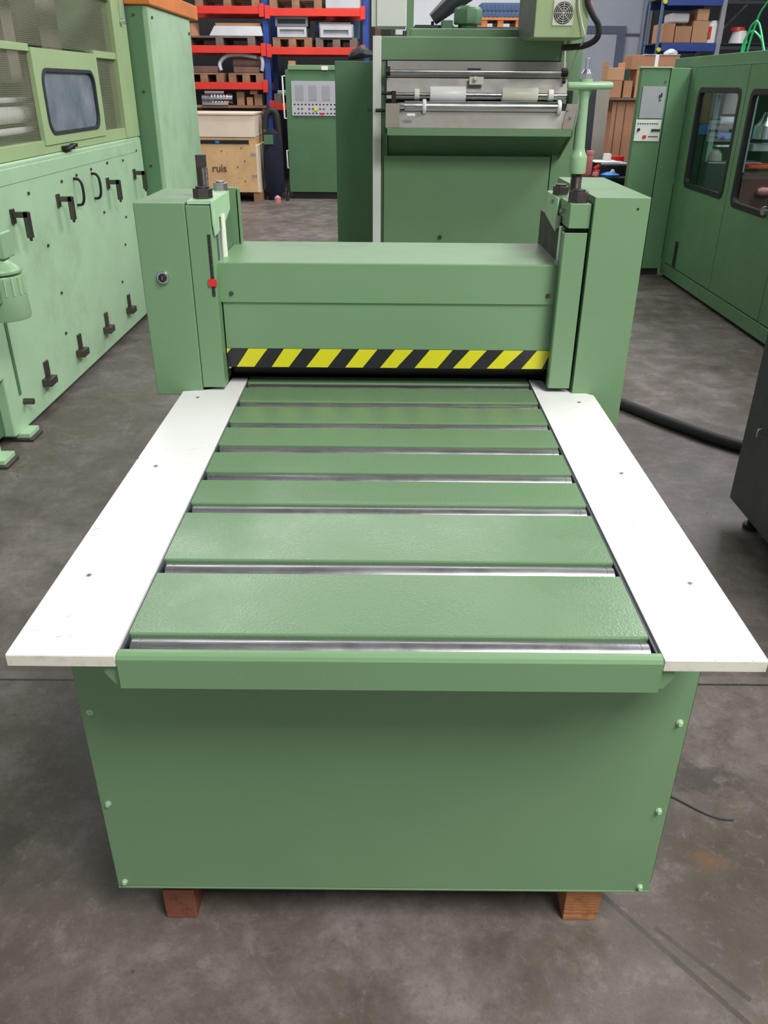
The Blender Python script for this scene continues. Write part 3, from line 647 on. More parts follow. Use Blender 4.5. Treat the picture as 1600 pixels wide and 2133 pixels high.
pallet(-1.86, -1.3, 1.342, RY, RY+1, 'grey brown pallet on the low right beam', 'greywood')
q = MB(); q.box(-1.80, -1.3, RY, RY+.5, 1.474, 1.52); q.cyl((-1.72, RY+.1, 1.52), (-1.72, RY+.1, 1.62), .02); q.lathe((-1.62, RY+.1, 1.52), (-1.62, RY+.1, 1.86), [(0, .05), (.4, .05), (.45, .02), (.7, .02), (.75, .045), (.9, .045), (1, .01)], 16); tag(q.build('fittings_tray', 'chrome', None, .002), 'tray of shiny fittings left of the electric cabinet', 'tray')
# ------------------------------------------------------------------ crates, bag
K = thing('plywood_crate', 'plywood crate with handwriting on a pallet foot below the white crate', 'crate', (-2.4, 13.7, 0))
B(-3.0, -1.985, 13.25, 14.1, .14, .90).build('crate_body', 'ply', K, .004)
B(-1.985, -1.955, 13.25, 14.1, .14, .80).build('side_batten', 'pine', K, .003)
q = MB()
for x in (-3.0, -2.5, -2.06): q.box(x, x+.12, 13.27, 14.05, 0, .14)
q.build('pallet_feet', 'wood', K, .003)
B(-2.80, -2.08, 13.243, 13.251, .815, .868).build('slot', 'black', K, 0); B(-2.58, -2.52, 13.238, 13.244, .825, .858).build('blue_label', 'bluebright', K, 0)
for z in (.66, .36): B(-2.06, -1.985, 13.244, 13.251, z, z+.035).build('metal_strap', 'grey', K, 0)
q = MB()
for x, z in ((-2.5, .72), (-2.2, .76), (-2.16, .58), (-2.17, .30), (-2.27, .50)): q.cyl((x, 13.252, z), (x, 13.246, z), .011, n=8)
q.each('knot', 'brown', K, 0)
fc = bpy.data.curves.new('txt', 'FONT'); fc.body = 'ruis'; fc.size = .15; fc.extrude = .002; fc.offset = .002; fc.align_x = 'CENTER'
to = bpy.data.objects.new('txt', fc); dg = bpy.context.evaluated_depsgraph_get()
C.objects.link(to); dg.update(); me = bpy.data.meshes.new_from_object(to.evaluated_get(dg)); bpy.data.objects.remove(to)
me.materials.clear(); me.materials.append(MT['brown'])
wo = bpy.data.objects.new('handwriting', me); C.objects.link(wo); wo.parent = K; wo.rotation_euler = (PI/2, 0, 0); wo.location = (-2.55+2.4, 13.245-13.7, .43)
K = thing('white_crate', 'pale cream flat crate stacked on the plywood crate', 'crate', (-2.4, 13.7, .905))
B(-3.0, -1.985, 13.24, 14.1, .905, 1.205).build('crate_body', 'pine', K, .008); B(-3.02, -1.975, 13.22, 14.12, 1.205, 1.235).build('crate_lid', 'pine', K, .006)
K = thing('equipment_bag', 'navy blue and black hanging bag with green patch beside the crates', 'bag', (-1.78, 13.6, 0))
q = MB()
rings = []
for z, rx, ry in ((.0, .10, .06), (.12, .17, .11), (.35, .19, .12), (.6, .18, .12), (.8, .17, .1), (.95, .14, .08), (1.02, .05, .03)):
    rings.append([(-1.775+rx*.72*math.cos(t*2*PI/20)*(1+.16*math.sin(t*3+z*9)+.1*math.sin(z*23+t)), 13.55+ry*math.sin(t*2*PI/20), z) for t in range(20)])
q.loft(rings); q.build('bag_body', 'navy', K, 0)
B(-1.88, -1.74, 13.44, 13.462, .80, .93).build('patch', 'green_dark', K, .005)
q = MB(); q.tube([(-1.89, 13.7, 1.0), (-1.86, 13.7, 1.18), (-1.77, 13.7, 1.26), (-1.70, 13.7, 1.18), (-1.68, 13.7, .9), (-1.675, 13.7, .5), (-1.675, 13.7, .1)], .05, 12); q.build('black_strap', 'rubber', K, 0)
# electric cabinet
K = thing('electric_cabinet', 'green electric cabinet with grey control panel left of the centre machine', 'cabinet', (-1.1, 14.0, 0))
B(-1.545, -.5, 13.7, 14.5, .1, 1.80).build('cabinet_body', 'green_ecab', K, .006); B(-1.50, -.5, 13.68, 14.5, 1.80, 1.865).build('top_cap', 'green', K, .006); B(-1.5, -.5, 13.74, 14.45, 0, .1).build('plinth', 'black', K)
B(-1.0, -.90, 13.668, 13.68, 1.80, 1.85).build('white_tag', 'ivory', K, .002)
cp = B(-1.46, -.60, 13.688, 13.70, 1.19, 1.655).build('control_panel', 'panelgrey', K, .002)
q = MB()
for r, z in enumerate((1.335, 1.275, 1.215)):
    for k in range(12):
        if r == 1 and k % 3 == 0: continue
        a = -1.43+k*.055; q.box(a, a+.026, 13.683, 13.689, z, z+.016)
q.each('button', 'black', cp, 0)
B(-1.46, -.60, 13.686, 13.689, 1.19, 1.36).build('button_field', 'greylid', cp, 0)
MB().cyl((-1.10, 13.688, 1.283), (-1.10, 13.676, 1.283), .028).build('yellow_knob', 'yellow', cp, 0)
B(-1.035, -.975, 13.68, 13.688, 1.208, 1.232).build('red_switch', 'red2', cp, 0)
q = MB()
for k in range(3): q.box(-1.40+k*.2, -1.28+k*.2, 13.685, 13.689, 1.40, 1.60)
q.build('diagram_field', 'grey', cp, 0)
q = MB(); q.tube([(-1.545, 13.72, 1.72), (-1.59, 13.72, 1.72), (-1.585, 13.72, 1.4), (-1.58, 13.72, 1.15), (-1.545, 13.72, 1.15)], .012, 8, 1); q.tube([(-1.545, 13.72, .70), (-1.57, 13.72, .70), (-1.565, 13.72, .45), (-1.545, 13.72, .45)], .012, 8, 1); q.each('side_conduit', 'nylon', K, 0)
q = MB(); q.tube([(-1.545, 13.75, .35), (-1.56, 13.72, .2), (-1.57, 13.68, .05), (-1.56, 13.4, .022)], .02); q.build('floor_cable', 'rubber', K, 0)
q = MB(); q.lathe((-1.69, 13.25, 0), (-1.69, 13.25, .1), [(0, .05), (.7, .05), (1, .01)], 12)
tag(q.build('pink_bottle', 'pink', None, 0), 'small pink pot on the floor beside the hanging bag', 'pot')
tag(B(-1.50, -1.40, 13.8, 13.95, 1.866, 1.92).build('carton', 'card', None, .003), 'small brown box on top of the green electric cabinet', 'box')
# ------------------------------------------------------------------ side cabinet, shade put into its green
K = thing('shaded_green_cabinet', 'narrow green cabinet with painted shade standing left of the centre machine', 'cabinet', (-.3, 8.1, 0))
B(-.446, -.09, 7.6, 8.6, .02, 1.778).build('cabinet_body', 'green_dark', K, .004)
q = MB(); q.cyl((-.16, 7.6, 1.42), (-.16, 7.58, 1.42), .012); q.build('lock', 'iron', K, 0)
rings = []
for t in range(9):
    a = t/8; r = .05*math.sin(PI*min(1, a+.12))+.008
    rings.append([(-.34+.26*a, 7.8+r*2*math.cos(j*PI/6), 1.79+.03*a+r*(.6+.5*abs(math.sin(j*1.3+t)))*max(0, math.sin(j*PI/6)+.6)) for j in range(12)])
q = MB(); q.loft(rings); tag(q.build('film_bundle', 'rubber', None, 0), 'crumpled dark plastic film on top of the shaded green cabinet', 'plastic film')
# ------------------------------------------------------------------ centre machine
K = thing('roller_press', 'green machine with stainless tray, white rollers and fan box behind the foreground machine', 'machine', (.65, 7.0, 0))
B(-.05, 1.35, 6.5, 7.5, .05, 1.905).build('body', 'green', K, .004)
B(-.113, -.052, 6.47, 7.5, 0, 1.905).build('white_side_post', 'offwhite', K, .003)
B(.15, 1.0, 6.7, 6.9, 1.905, 1.965).build('top_rail', 'green', K, .01); B(-.05, 1.35, 6.48, 6.5, 1.76, 1.90).build('top_fascia', 'green', K, .004)
B(-.03, 1.19, 6.455, 6.5, .05, 1.15).build('lower_panel', 'green', K, .004); MB().cyl((.4, 6.45, .58), (.4, 6.44, .58), .015).build('panel_knob', 'iron', K, 0)
B(1.20, 1.35, 6.47, 6.5, .05, 1.9).build('right_post', 'green', K, .003)
B(-.02, 1.25, 6.49, 6.499, 1.30, 1.76).build('recess', 'black', K, 0)
q = MB(); q.box(-.01, 1.24, 6.44, 6.448, 1.655, 1.755); q.build('upper_plate', 'plate', K, .001)
q = MB(); q.loft([[(-.015, 6.40, 1.52), (1.255, 6.40, 1.52), (1.255, 6.405, 1.52), (-.015, 6.405, 1.52)], [(-.015, 6.44, 1.65), (1.255, 6.44, 1.65), (1.255, 6.448, 1.65), (-.015, 6.448, 1.65)]]); q.build('middle_plate', 'plate', K, .001)
q = MB(); q.cyl((.0, 6.39, 1.69), (1.22, 6.39, 1.69), .011, n=14); rb = q.build('guide_bar', 'chrome', K, 0)
q = MB(); q.cyl((-.02, 6.39, 1.69), (.01, 6.39, 1.69), .03, n=10); q.build('bar_end', 'black', rb, .002); q = MB(); q.cyl((1.20, 6.39, 1.69), (1.24, 6.39, 1.69), .028, n=10); q.cyl((1.21, 6.39, 1.64), (1.23, 6.39, 1.64), .02, n=10); q.build('bar_end', 'black', rb, .002)
q = MB(); q.box(.55, .64, 6.42, 6.44, 1.70, 1.712); q.build('label_plate', 'black', K, 0); q = MB(); q.box(.56, .66, 6.37, 6.40, 1.61, 1.66); q.cyl((.60, 6.36, 1.65), (.60, 6.33, 1.65), .014); q.build('clamp', 'ivory', K, .004)
q = MB(); q.cyl((.03, 6.28, 1.55), (1.24, 6.28, 1.55), .012, n=14); q.cyl((.03, 6.30, 1.53), (1.24, 6.30, 1.53), .007, n=12); sh = q.build('shaft', 'chrome', K, 0)
MB().lathe((.285, 6.28, 1.55), (.53, 6.28, 1.55), [(0, .02), (0, .048), (.02, .051), (.98, .051), (1, .048), (1, .02)], 28).build('white_roll', 'nylon', K, 0)
MB().lathe((.78, 6.28, 1.55), (1.025, 6.28, 1.55), [(0, .02), (0, .045), (.02, .048), (.98, .048), (1, .045), (1, .02)], 28).build('ivory_roll', 'ivory', K, 0)
for x in (.195, 1.115): MB().cyl((x-.017, 6.27, 1.55), (x+.017, 6.27, 1.55), .035, n=20).build('collar', 'ivory', K, .002)
q = MB(); q.cyl((.11, 6.19, 1.48), (1.165, 6.19, 1.48), .031, n=28); q.build('steel_roller', 'chrome', K, 0)
for x in (.245, 1.165): MB().lathe((x-.012, 6.19, 1.475), (x+.012, 6.19, 1.475), [(0, .03), (0, .044), (.2, .047), (.8, .047), (1, .044), (1, .03)], 28).build('roller_disc', 'nylon', K, 0)
q = MB(); q.box(.0, 1.3, 6.24, 6.26, 1.455, 1.50); q.build('dark_channel', 'black', K, 0)
q = MB(); q.loft([[(.07, 6.12, 1.347), (1.25, 6.12, 1.347), (1.25, 6.125, 1.347), (.07, 6.125, 1.347)], [(.07, 6.20, 1.455), (1.25, 6.20, 1.455), (1.25, 6.205, 1.455), (.07, 6.205, 1.455)]]); q.build('tray_plate', 'plate', K, .001)
q = MB(); q.box(-.02, .075, 6.11, 6.13, 1.347, 1.495); q.build('tray_bracket', 'tan', K, .002); q = MB(); q.prism([(1.185, 1.347), (1.255, 1.347), (1.275, 1.50), (1.205, 1.50)], 'y', 6.10, 6.12); q.build('tray_bracket', 'tan', K, .002)
q = MB(); q.lathe((.12, 6.08, 1.425), (.18, 6.08, 1.425), [(0, .006), (.1, .012), (.9, .012), (1, .006)], 14); q.build('small_handle', 'nylon', K, 0)
q = MB(); q.cyl((.07, 6.13, 1.48), (.11, 6.19, 1.48), .02, n=12); q.cyl((1.21, 6.09, 1.47), (1.21, 6.10, 1.47), .012, n=10); q.cyl((1.235, 6.09, 1.42), (1.235, 6.10, 1.42), .010, n=10); q.each('bracket_bolt', 'chrome', K, 0)
q = MB(); q.cyl((-.05, 6.25, 1.555), (.02, 6.25, 1.555), .012, n=12); q.box(.02, .05, 6.22, 6.30, 1.49, 1.57); q.cyl((-.09, 6.2, 1.45), (-.02, 6.2, 1.45), .012, n=12); q.box(1.235, 1.26, 6.22, 6.32, 1.50, 1.58); q.each('bearing_stub', 'black', K, .002)
q = MB()
q.prism([(6.10, 1.300), (6.10, 1.346), (6.50, 1.346), (6.50, 1.34), (6.104, 1.34), (6.104, 1.300)], 'x', -.013, 1.257)
for x in (-.013, 1.251): q.prism([(6.10, 1.30), (6.50, 1.30), (6.50, 1.12)], 'x', x, x+.006); q.box(x, x+.006, 6.10, 6.5, 1.30, 1.34)
q.build('shelf', 'green', K, .001)
q = MB(); q.loft([[(.0, 6.14, 1.30), (1.25, 6.14, 1.30), (1.25, 6.15, 1.30), (0, 6.15, 1.30)], [(.0, 6.46, 1.16), (1.25, 6.46, 1.16), (1.25, 6.47, 1.16), (0, 6.47, 1.16)]]); q.build('shelf_underside', 'green_dark', K, 0)  # shadow beneath the shelf is put into a darker green
# fan box
fb = MB().box(.925, 1.262, 6.0, 6.75, 1.88, 2.5).build('fan_box', 'green_yellow', K, .006)
B(.9225, .9255, 6.01, 6.74, 1.885, 2.495).build('side_panel', 'sidegrey', fb, 0)  # thin sheet, darker grey green than the box front
q = MB(); q.box(1.034, 1.166, 5.992, 6.0, 1.945, 2.085); fg = q.build('fan_plate', 'ivory', fb, .003)
q = MB(); q.cyl((1.10, 5.993, 2.015), (1.10, 5.989, 2.015), .061, n=32); q.build('fan_opening', 'black', fg, 0)
q = MB()
for r in (.018, .030, .042, .054):
    pts = [(1.10+r*math.cos(t*2*PI/24), 5.987, 2.015+r*math.sin(t*2*PI/24)) for t in range(25)]; q.tube(pts, .0016, 6, 1)
for a in range(4):
    t = a*PI/4; q.tube([(1.10-.06*math.cos(t), 5.987, 2.015-.06*math.sin(t)), (1.10+.06*math.cos(t), 5.987, 2.015+.06*math.sin(t))], .0015, 6, 0)
q.build('fan_grille', 'ivory', fg, 0)
MB().cyl((1.262, 6.1, 2.06), (1.30, 6.1, 2.06), .02).build('red_button', 'red2', fb, .003)
q = MB(); q.tube([(1.235, 5.97, 2.3), (1.235, 5.97, 2.10), (1.27, 5.97, 2.02), (1.325, 5.98, 1.95), (1.33, 6.0, 1.88), (1.27, 6.08, 1.84), (1.17, 6.25, 1.835)], .019, 14); q.build('black_cable', 'rubber', K, 0)
q = MB(); q.tube([(1.18, 5.97, 2.3), (1.185, 5.97, 2.08), (1.215, 5.97, 1.97), (1.245, 5.98, 1.88), (1.25, 6.2, 1.80), (1.25, 6.42, 1.65)], .0055, 8); q.build('white_cable', 'ivory', K, 0)
q = MB(); q.tube([(1.21, 6.42, 1.88), (1.21, 6.40, 1.80), (1.215, 6.40, 1.72)], .008, 8); q.build('conduit', 'ivory', K, 0)
# motor and duct on its top
q = MB(); q.box(.42, .90, 7.05, 7.45, 1.905, 1.95); q.lathe((.60, 7.2, 1.95), (.60, 7.2, 2.14), [(0, .075), (.35, .075), (.36, .11), (.85, .11), (.93, .10), (1, .06)], 10); q.box(.40, .48, 7.1, 7.3, 1.95, 2.04)
q.build('top_motor', 'green_dark', K, .004)
q = MB(); q.cyl((.34, 7.35, 2.06), (.60, 7.35, 2.26), .045, .085, n=24); q.cyl((.34, 7.4, 1.905), (.34, 7.4, 2.05), .012); q.box(.20, .50, 7.3, 7.5, 2.0, 2.02); q.build('duct', 'greydark', K, .002)
q = MB(); q.cyl((.02, 7.3, 1.905), (.02, 7.3, 1.99), .02); q.cyl((.12, 7.3, 1.905), (.12, 7.3, 1.98), .015); q.box(-.08, .20, 7.25, 7.4, 1.905, 1.925); q.each('valve_fitting', 'iron', K, .002)
# white cabinet on green post
K = thing('wall_cabinet', 'off white cabinet on a green post above the centre machine', 'cabinet', (.05, 8.2, 0))
B(-.105, .145, 8.0, 8.4, 2.046, 2.8).build('cabinet_body', 'offwhite', K, .006); B(.15, .208, 8.02, 8.12, 0, 2.9).build('post', 'green', K, .003); B(-.15, -.11, 8.02, 8.1, 2.046, 2.8).build('cabinet_hinge', 'offwhite', K, .003)
# shelf with blue crates behind
K = thing('storage_shelf', 'dark steel shelf behind the centre machine carrying the blue crates', 'shelf', (1.1, 13.4, 0))
B(.25, 2.0, 13.0, 13.9, 2.27, 2.33).build('shelf_deck', 'greydark', K, .003)
for x in (.27, 1.93):
    for y in (13.02, 13.83): B(x, x+.06, y, y+.06, 0, 2.27).build('post', 'greydark', K, .003)
K = thing('orange_pallet', 'orange plastic pallet under the blue crates', 'pallet', (1.5, 13.3, 2.33))
B(1.27, 1.85, 13.02, 13.7, 2.41, 2.44).build('deck', 'orange', K, .003)
for x in (1.28, 1.5, 1.75): B(x, x+.08, 13.03, 13.68, 2.33, 2.41).build('foot', 'orange', K, .003)
for i, (a, b, z, h) in enumerate(((1.29, 1.80, 2.44, .075), (1.27, 1.83, 2.517, .10))):
    q = MB(); q.box(a, b, 13.03, 13.6, z, z+h); 
    for k in range(9): q.box(a+.02+k*.055, a+.045+k*.055, 13.02, 13.03, z+.01, z+h-.02)
    tag(q.build('blue_crate', 'bluep', None, .003), ('lower blue grey ribbed crate on the orange pallet', 'upper blue grey ribbed crate on the orange pallet')[i], 'crate')
# ------------------------------------------------------------------ right background: cartons, bench
def carton(x0, x1, y0, y1, z0, z1, label, mat='card', grp=None, tape=True, flap=0):
    K = thing('cardboard_box', label, 'box', ((x0+x1)/2, (y0+y1)/2, z0), grp)
    B(x0, x1, y0, y1, z0, z1).build('box_body', mat, K, .004)
    if tape: B((x0+x1)/2-.02, (x0+x1)/2+.02, y0-.001, y1+.001, z1-.001, z1+.001).build('tape', 'tan', K, 0)
    if flap:
        q = MB(); q.box(x0, x0+.008, y0, y1, z1, z1+flap); q.box(x1-.008, x1, y0, y1, z1, z1+flap*.9); q.build('flaps', mat, K, .001)
carton(2.60, 2.86, 10.5, 10.8, 0, 1.47, 'tall narrow cardboard box standing behind the workbench', 'card', tape=False)
bx = bpy.data.objects
q = MB()
for x in (2.65, 2.75): q.box(x, x+.006, 10.49, 10.5, .5, 1.46)
q.build('fold_line', 'brown', [o for o in bx if o.name.startswith('cardboard_box')][0], 0)
tag(B(2.46, 3.3, 10.45, 10.95, 1.472, 1.495).build('plank', 'greywood', None, .002), 'grey plank lying across the tall cardboard boxes', 'plank')
carton(2.90, 3.25, 10.5, 10.8, 0, 1.47, 'second tall cardboard box beneath the plank beside the green control cabinet')
carton(2.49, 2.68, 10.5, 10.8, 1.497, 1.67, 'small closed cardboard box on the plank, left end')
carton(2.70, 2.80, 10.5, 10.8, 1.497, 1.67, 'narrow cardboard box between the closed one and the leaning cartons')
carton(2.50, 2.69, 10.5, 10.8, 1.672, 1.80, 'open cardboard box with raised flaps on the small closed box', 'cardlight', tape=False, flap=.06)
carton(2.83, 3.1, 10.5, 10.8, 1.497, 1.78, 'tall light cardboard box on the plank, right end', 'cardlight')
carton(2.76, 3.30, 10.52, 10.85, 1.783, 1.93, 'wide taped cardboard box at the top of the stack', 'card')
q = MB(); q.box(3.02, 3.06, 10.51, 10.52, 1.80, 1.93); q.box(2.9, 3.3, 10.51, 10.87, 1.93, 1.935); q.build('white_tape', 'nylon', [o for o in bx if o.name.startswith('cardboard_box')][-1], 0)
q = MB(); random.seed(3); q.loft([[(3.22+(.05+.02*random.random())*k*math.cos(a*PI/5), 10.62+(.06+.02*random.random())*k*math.sin(a*PI/5), z) for a in range(10)] for z, k in ((1.937, 1.1), (1.955, 1.3), (1.975, .9), (1.995, .3))]); tag(q.build('film_wad', 'greylid', None, 0, False), 'crumpled clear film wad on the top cardboard box', 'plastic film')
K = thing('workbench', 'black workbench cluttered with supplies behind the right column', 'workbench', (2.1, 9.0, 0))
B(1.4, 2.62, 8.75, 9.5, .76, .80).build('bench_top', 'black', K, .003)
for x in (1.42, 2.56):
    for y in (8.78, 9.42): B(x, x+.05, y, y+.05, 0, .76).build('leg', 'black', K, .002)
B(1.45, 2.6, 8.8, 8.82, .2, .76).build('front_board', 'black', K, .002)
q = MB(); q.lathe((2.06, 9.0, .80), (2.06, 9.0, 1.03), [(0, .03), (.05, .035), (.85, .035), (.86, .04), (1, .04)], 16); tag(q.build('sealant_tube', 'pink', None, 0), 'upright pink tube with white cap on the workbench', 'tube')
q = MB(); q.lathe((1.98, 9.1, .80), (1.98, 9.1, .95), [(0, .04), (.7, .04), (1, .015)], 16); tag(q.build('spray_can', 'nylon', None, 0), 'white can left of the pink tube on the workbench', 'can')
q = MB(); q.lathe((1.97, 8.9, .80), (1.97, 8.9, .98), [(0, .035), (.8, .035), (.85, .02), (1, .02)], 16); tag(q.build('red_bottle', 'red2', None, 0), 'red bottle left of the pink tube on the workbench', 'bottle')
q = MB(); q.box(2.06+.04, 2.155, 8.88, 8.97, .80, .86); q.cyl((2.10, 8.92, .86), (2.15, 8.92, .90), .02); tag(q.build('red_clamp', 'red2', None, .01), 'red tool lying right of the pink tube', 'tool')
q = MB(); q.lathe((2.25, 8.85, .80), (2.25, 8.85, .845), [(0, .09), (.5, .095), (.8, .06), (1, .03)], 24); K2 = q.build('tape_measure', 'bluebright', None, 0); tag(K2, 'round bright blue dispenser at the bench front', 'dispenser')
MB().lathe((2.27, 8.84, .845), (2.27, 8.84, .87), [(0, .025), (1, .012)], 14).build('cap', 'nylon', K2, 0)
q = MB(); q.lathe((2.08, 8.80, .80), (2.12, 8.84, .84), [(0, .02), (.5, .04), (1, .01)], 14); tag(q.build('rag', 'pink', None, 0), 'pink crumpled rag at the bench edge', 'rag')
K2 = thing('parts_case', 'black case with grey papers on its lid on the workbench', 'case', (2.35, 9.1, .8)); B(2.16, 2.48, 8.95, 9.3, .80, .90).build('case_body', 'black', K2, .006); B(2.18, 2.46, 8.96, 9.3, .902, .915).build('papers', 'greylid', K2, .001); B(2.12, 2.38, 9.0, 9.3, .918, .925).build('sheet', 'nylon', K2, .001)
tag(B(2.26, 2.33, 9.2, 9.27, .926, .99).build('white_box', 'nylon', None, .004), 'small white cube box on the parts case', 'box')
tag(B(2.33, 2.50, 9.32, 9.36, .80, .96).build('red_strip', 'red2', None, .004), 'red bar behind the white cube box', 'bar')
q = B(2.21, 2.37, 9.75, 9.80, 0, 1.66); tag(q.build('taupe_panel', 'taupe', None, .003), 'taupe upright board behind the workbench', 'board')
q = MB(); q.loft([[(1.96, 9.58, .0), (2.2, 9.58, .0), (2.2, 9.68, .0), (1.96, 9.68, .0)], [(2.0, 9.58, 1.0), (2.2, 9.58, 1.0), (2.2, 9.68, 1.0), (2.0, 9.68, 1.0)], [(2.05, 9.58, 1.6), (2.19, 9.58, 1.6), (2.19, 9.68, 1.6), (2.05, 9.68, 1.6)]]); tag(q.build('padded_board', 'greydark', None, .02), 'black padded panel leaning left of the taupe board', 'panel')
tag(B(2.68, 3.1, 8.9, 9.4, 0, .75).build('black_bin', 'black', None, .02), 'black bin between the workbench and the green control cabinet', 'bin')
# blue shelf rack, right rear
K = thing('blue_shelf_rack', 'blue beamed shelf rack with boxes behind the right machine', 'rack', (4.2, 12.3, 0))
for x in (3.44, 4.20, 5.2):
    for y in (12.0, 12.7): B(x, x+(.06 if x > 4 else .03), y, y+.05, 0, 3.1).build('post', 'grey' if x > 4 else 'bluep', K, .003)
for z in (2.02, 2.52, 1.2):
    B(3.5, 4.2, 11.98, 12.02, z, z+.09).build('beam', 'blue', K, .003); B(3.5, 4.2, 12.72, 12.76, z, z+.09).build('beam', 'blue', K, .003)
    B(4.26, 5.2, 11.98, 12.02, z+.02, z+.06).build('beam', 'greydark', K, .003)
    B(3.46, 5.2, 12.02, 12.72, z+.085, z+.095).build('shelf_deck', 'greydark', K, 0)
q = MB(); q.tube([(4.3, 12.73, 2.1), (5.2, 12.73, 3.0)], .012, 6, 0); q.build('brace', 'grey', K, 0)
for z in (2.035, 2.56): MB().cyl((3.47, 11.995, z), (3.47, 11.97, z), .025).build('yellow_cap', 'yellow', K, 0)
carton(3.51, 3.66, 12.05, 12.5, 2.117, 2.33, 'narrow cardboard box at the left end of the blue shelf')
carton(3.67, 3.88, 12.05, 12.5, 2.117, 2.30, 'cardboard box in the middle of the blue shelf')
carton(3.89, 4.09, 12.05, 12.5, 2.117, 2.36, 'cardboard box beside the white canister on the blue shelf', 'cardlight')
carton(3.92, 4.07, 12.05, 12.4, 2.363, 2.49, 'light cardboard box stacked on the box beside the canister', 'cardlight')
tag(B(3.6, 3.85, 12.1, 12.4, 2.336, 2.45).build('grey_bag', 'greylid', None, .03), 'grey folded sack lying on the shelf cartons', 'sack')
K = thing('canister', 'white plastic canister on the blue shelf', 'canister', (4.15, 12.2, 2.117))
q = MB(); q.loft([rr for rr in [[(x, y, z) for x, y in rrect(4.10, 4.30, 12.08, 12.28, .03, 3)] for z in (2.117, 2.32)]+[[(x, y, 2.37) for x, y in rrect(4.15, 4.25, 12.12, 12.22, .03, 3)]]]); q.build('body', 'nylon', K, .005)
B(4.105, 4.14, 12.073, 12.081, 2.16, 2.30).build('red_label', 'red', K, 0)
K = thing('white_bucket', 'white tapered tub with red lid on the right shelf bay', 'tub', (4.55, 12.2, 2.117))
MB().lathe((4.55, 12.2, 2.117), (4.55, 12.2, 2.26), [(0, .12), (1, .085)], 24).build('tub', 'nylon', K, 0); MB().lathe((4.52, 12.2, 2.26), (4.52, 12.2, 2.30), [(0, .09), (1, .08)], 24).build('lid', 'red', K, 0)
# ------------------------------------------------------------------ right machine
RX = 2.63
K = thing('windowed_machine', 'dark green machine with windowed doors and a control panel on the right', 'machine', (3.4, 6.5, 0))
gm = 'green_mid'
Wn = [(6.80, 7.72, .835, 1.597, 6.715, 7.88), (5.93, 6.60, .81, 1.59, 5.72, 6.705), (4.9, 5.6, .81, 1.59, 4.75, 5.71)]
for a, b, c, d, p0, p1 in Wn:
    inn = rrect(a, b, c, d, .06)
    dr = MB().frame(project_rect(inn, p0, p1, .14, 1.755), inn, 'x', RX, RX+.03).build('door', gm, K, .002)
    MB().frame(rrect(a-.012, b+.012, c-.012, d+.012, .07), rrect(a+.03, b-.03, c+.03, d-.03, .045), 'x', RX-.006, RX+.03).build('window_gasket', 'black', dr, .003)
    MB().prism(rrect(a, b, c, d, .06), 'x', RX+.012, RX+.016).build('window_pane', 'glass', dr, 0)
B(RX-.01, RX, 7.60, 7.66, .15, .37).build('door_handle', 'black', K, .004)
q = MB(); q.cyl((RX-.03, 5.95, .85), (RX, 5.95, .85), .03); q.build('door_knob', 'chrome', K, 0)
B(RX-.004, RX+.05, 4.7, 7.93, .03, .13).build('plinth', gm, K, .002); B(RX+.03, 4.2, 4.7, 8.0, .0, .03).build('base', 'black', K)
B(RX, RX+.06, 7.885, 8.0, .03, 1.755).build('corner_post', gm, K, .003)
B(RX+.0, 3.0, 4.7, 8.0, 1.757, 1.765).build('roof', gm, K, .001); q = MB(); q.prism([(RX+.06, 1.765), (RX+.06, 1.845), (3.0, 1.852), (3.0, 1.765)], 'y', 4.7, 8.7); q.build('canopy', gm, K, .004)
B(4.0, 4.05, 4.7, 8.0, .03, .85).build('rear_wall', 'green_light', K, .002)
for y in (4.75, 5.7, 6.6, 7.3, 7.9): B(4.0, 4.05, y, y+.08, .85, 1.755).build('rear_post', 'green_light', K, .002); B(RX+.06, 4.0, 7.95, 8.0, .03, 1.755).build('end_wall', 'green_mid', K, .002)
B(RX+.06, 4.0, 4.7, 7.95, .03, .05).build('inner_floor', 'interior', K); 
B(2.676, 2.795, 7.80, 7.88, 1.331, 1.60).build('inner_carton', 'card', K, .003)
B(2.700, 2.793, 7.78, 7.86, 1.245, 1.328).build('inner_blue_box', 'bluebright', K, .003)
B(2.81, 2.855, 7.80, 7.90, .05, 1.75).build('inner_post', 'teal', K, .003)
B(2.885, 3.04, 7.80, 7.93, 1.40, 1.60).build('inner_cream_box', 'tan', K, .01)
q = MB(); q.cyl((2.87, 7.82, 1.33), (3.06, 7.82, 1.33), .058); q.build('inner_drum', 'grey', K, 0)
B(2.881, 3.02, 7.79, 7.90, 1.213, 1.258).build('inner_blue_tray', 'bluebright', K, .003)
B(2.876, 3.02, 7.77, 7.92, 1.145, 1.158).build('inner_sheet', 'nylon', K, .002)
q = MB(); q.lathe((2.89, 7.82, 1.03), (2.89, 7.82, 1.13), [(0, .07), (.6, .06), (1, .03)], 16); q.build('inner_cloth', 'taupe', K, .004)
B(2.80, 3.3, 7.72, 7.93, .05, 1.03).build('inner_machine', 'greydark', K, .02)
B(2.92, 2.97, 7.3, 7.36, .05, 1.75).build('inner_post', 'teal', K, .003)
q = MB(); q.lathe((3.07, 7.3, 1.235), (3.07, 7.3, 1.43), [(0, .09), (.5, .085), (.7, .05), (1, .03)], 14); q.build('inner_steel_head', 'chrome', K, .004)
B(2.99, 3.25, 7.26, 7.40, 1.145, 1.20).build('inner_rail', 'greylid', K, .004)
B(2.98, 3.3, 7.24, 7.44, 1.017, 1.042).build('inner_red_cover', 'red', K, .004)
q = MB(); q.lathe((3.09, 7.25, .84), (3.22, 7.25, .84), [(0, .02), (.3, .035), (1, .03)], 14); q.build('inner_cloth', 'pink', K, 0)
B(2.93, 3.4, 7.30, 7.5, .05, 1.0).build('inner_machine', 'brown', K, .02)
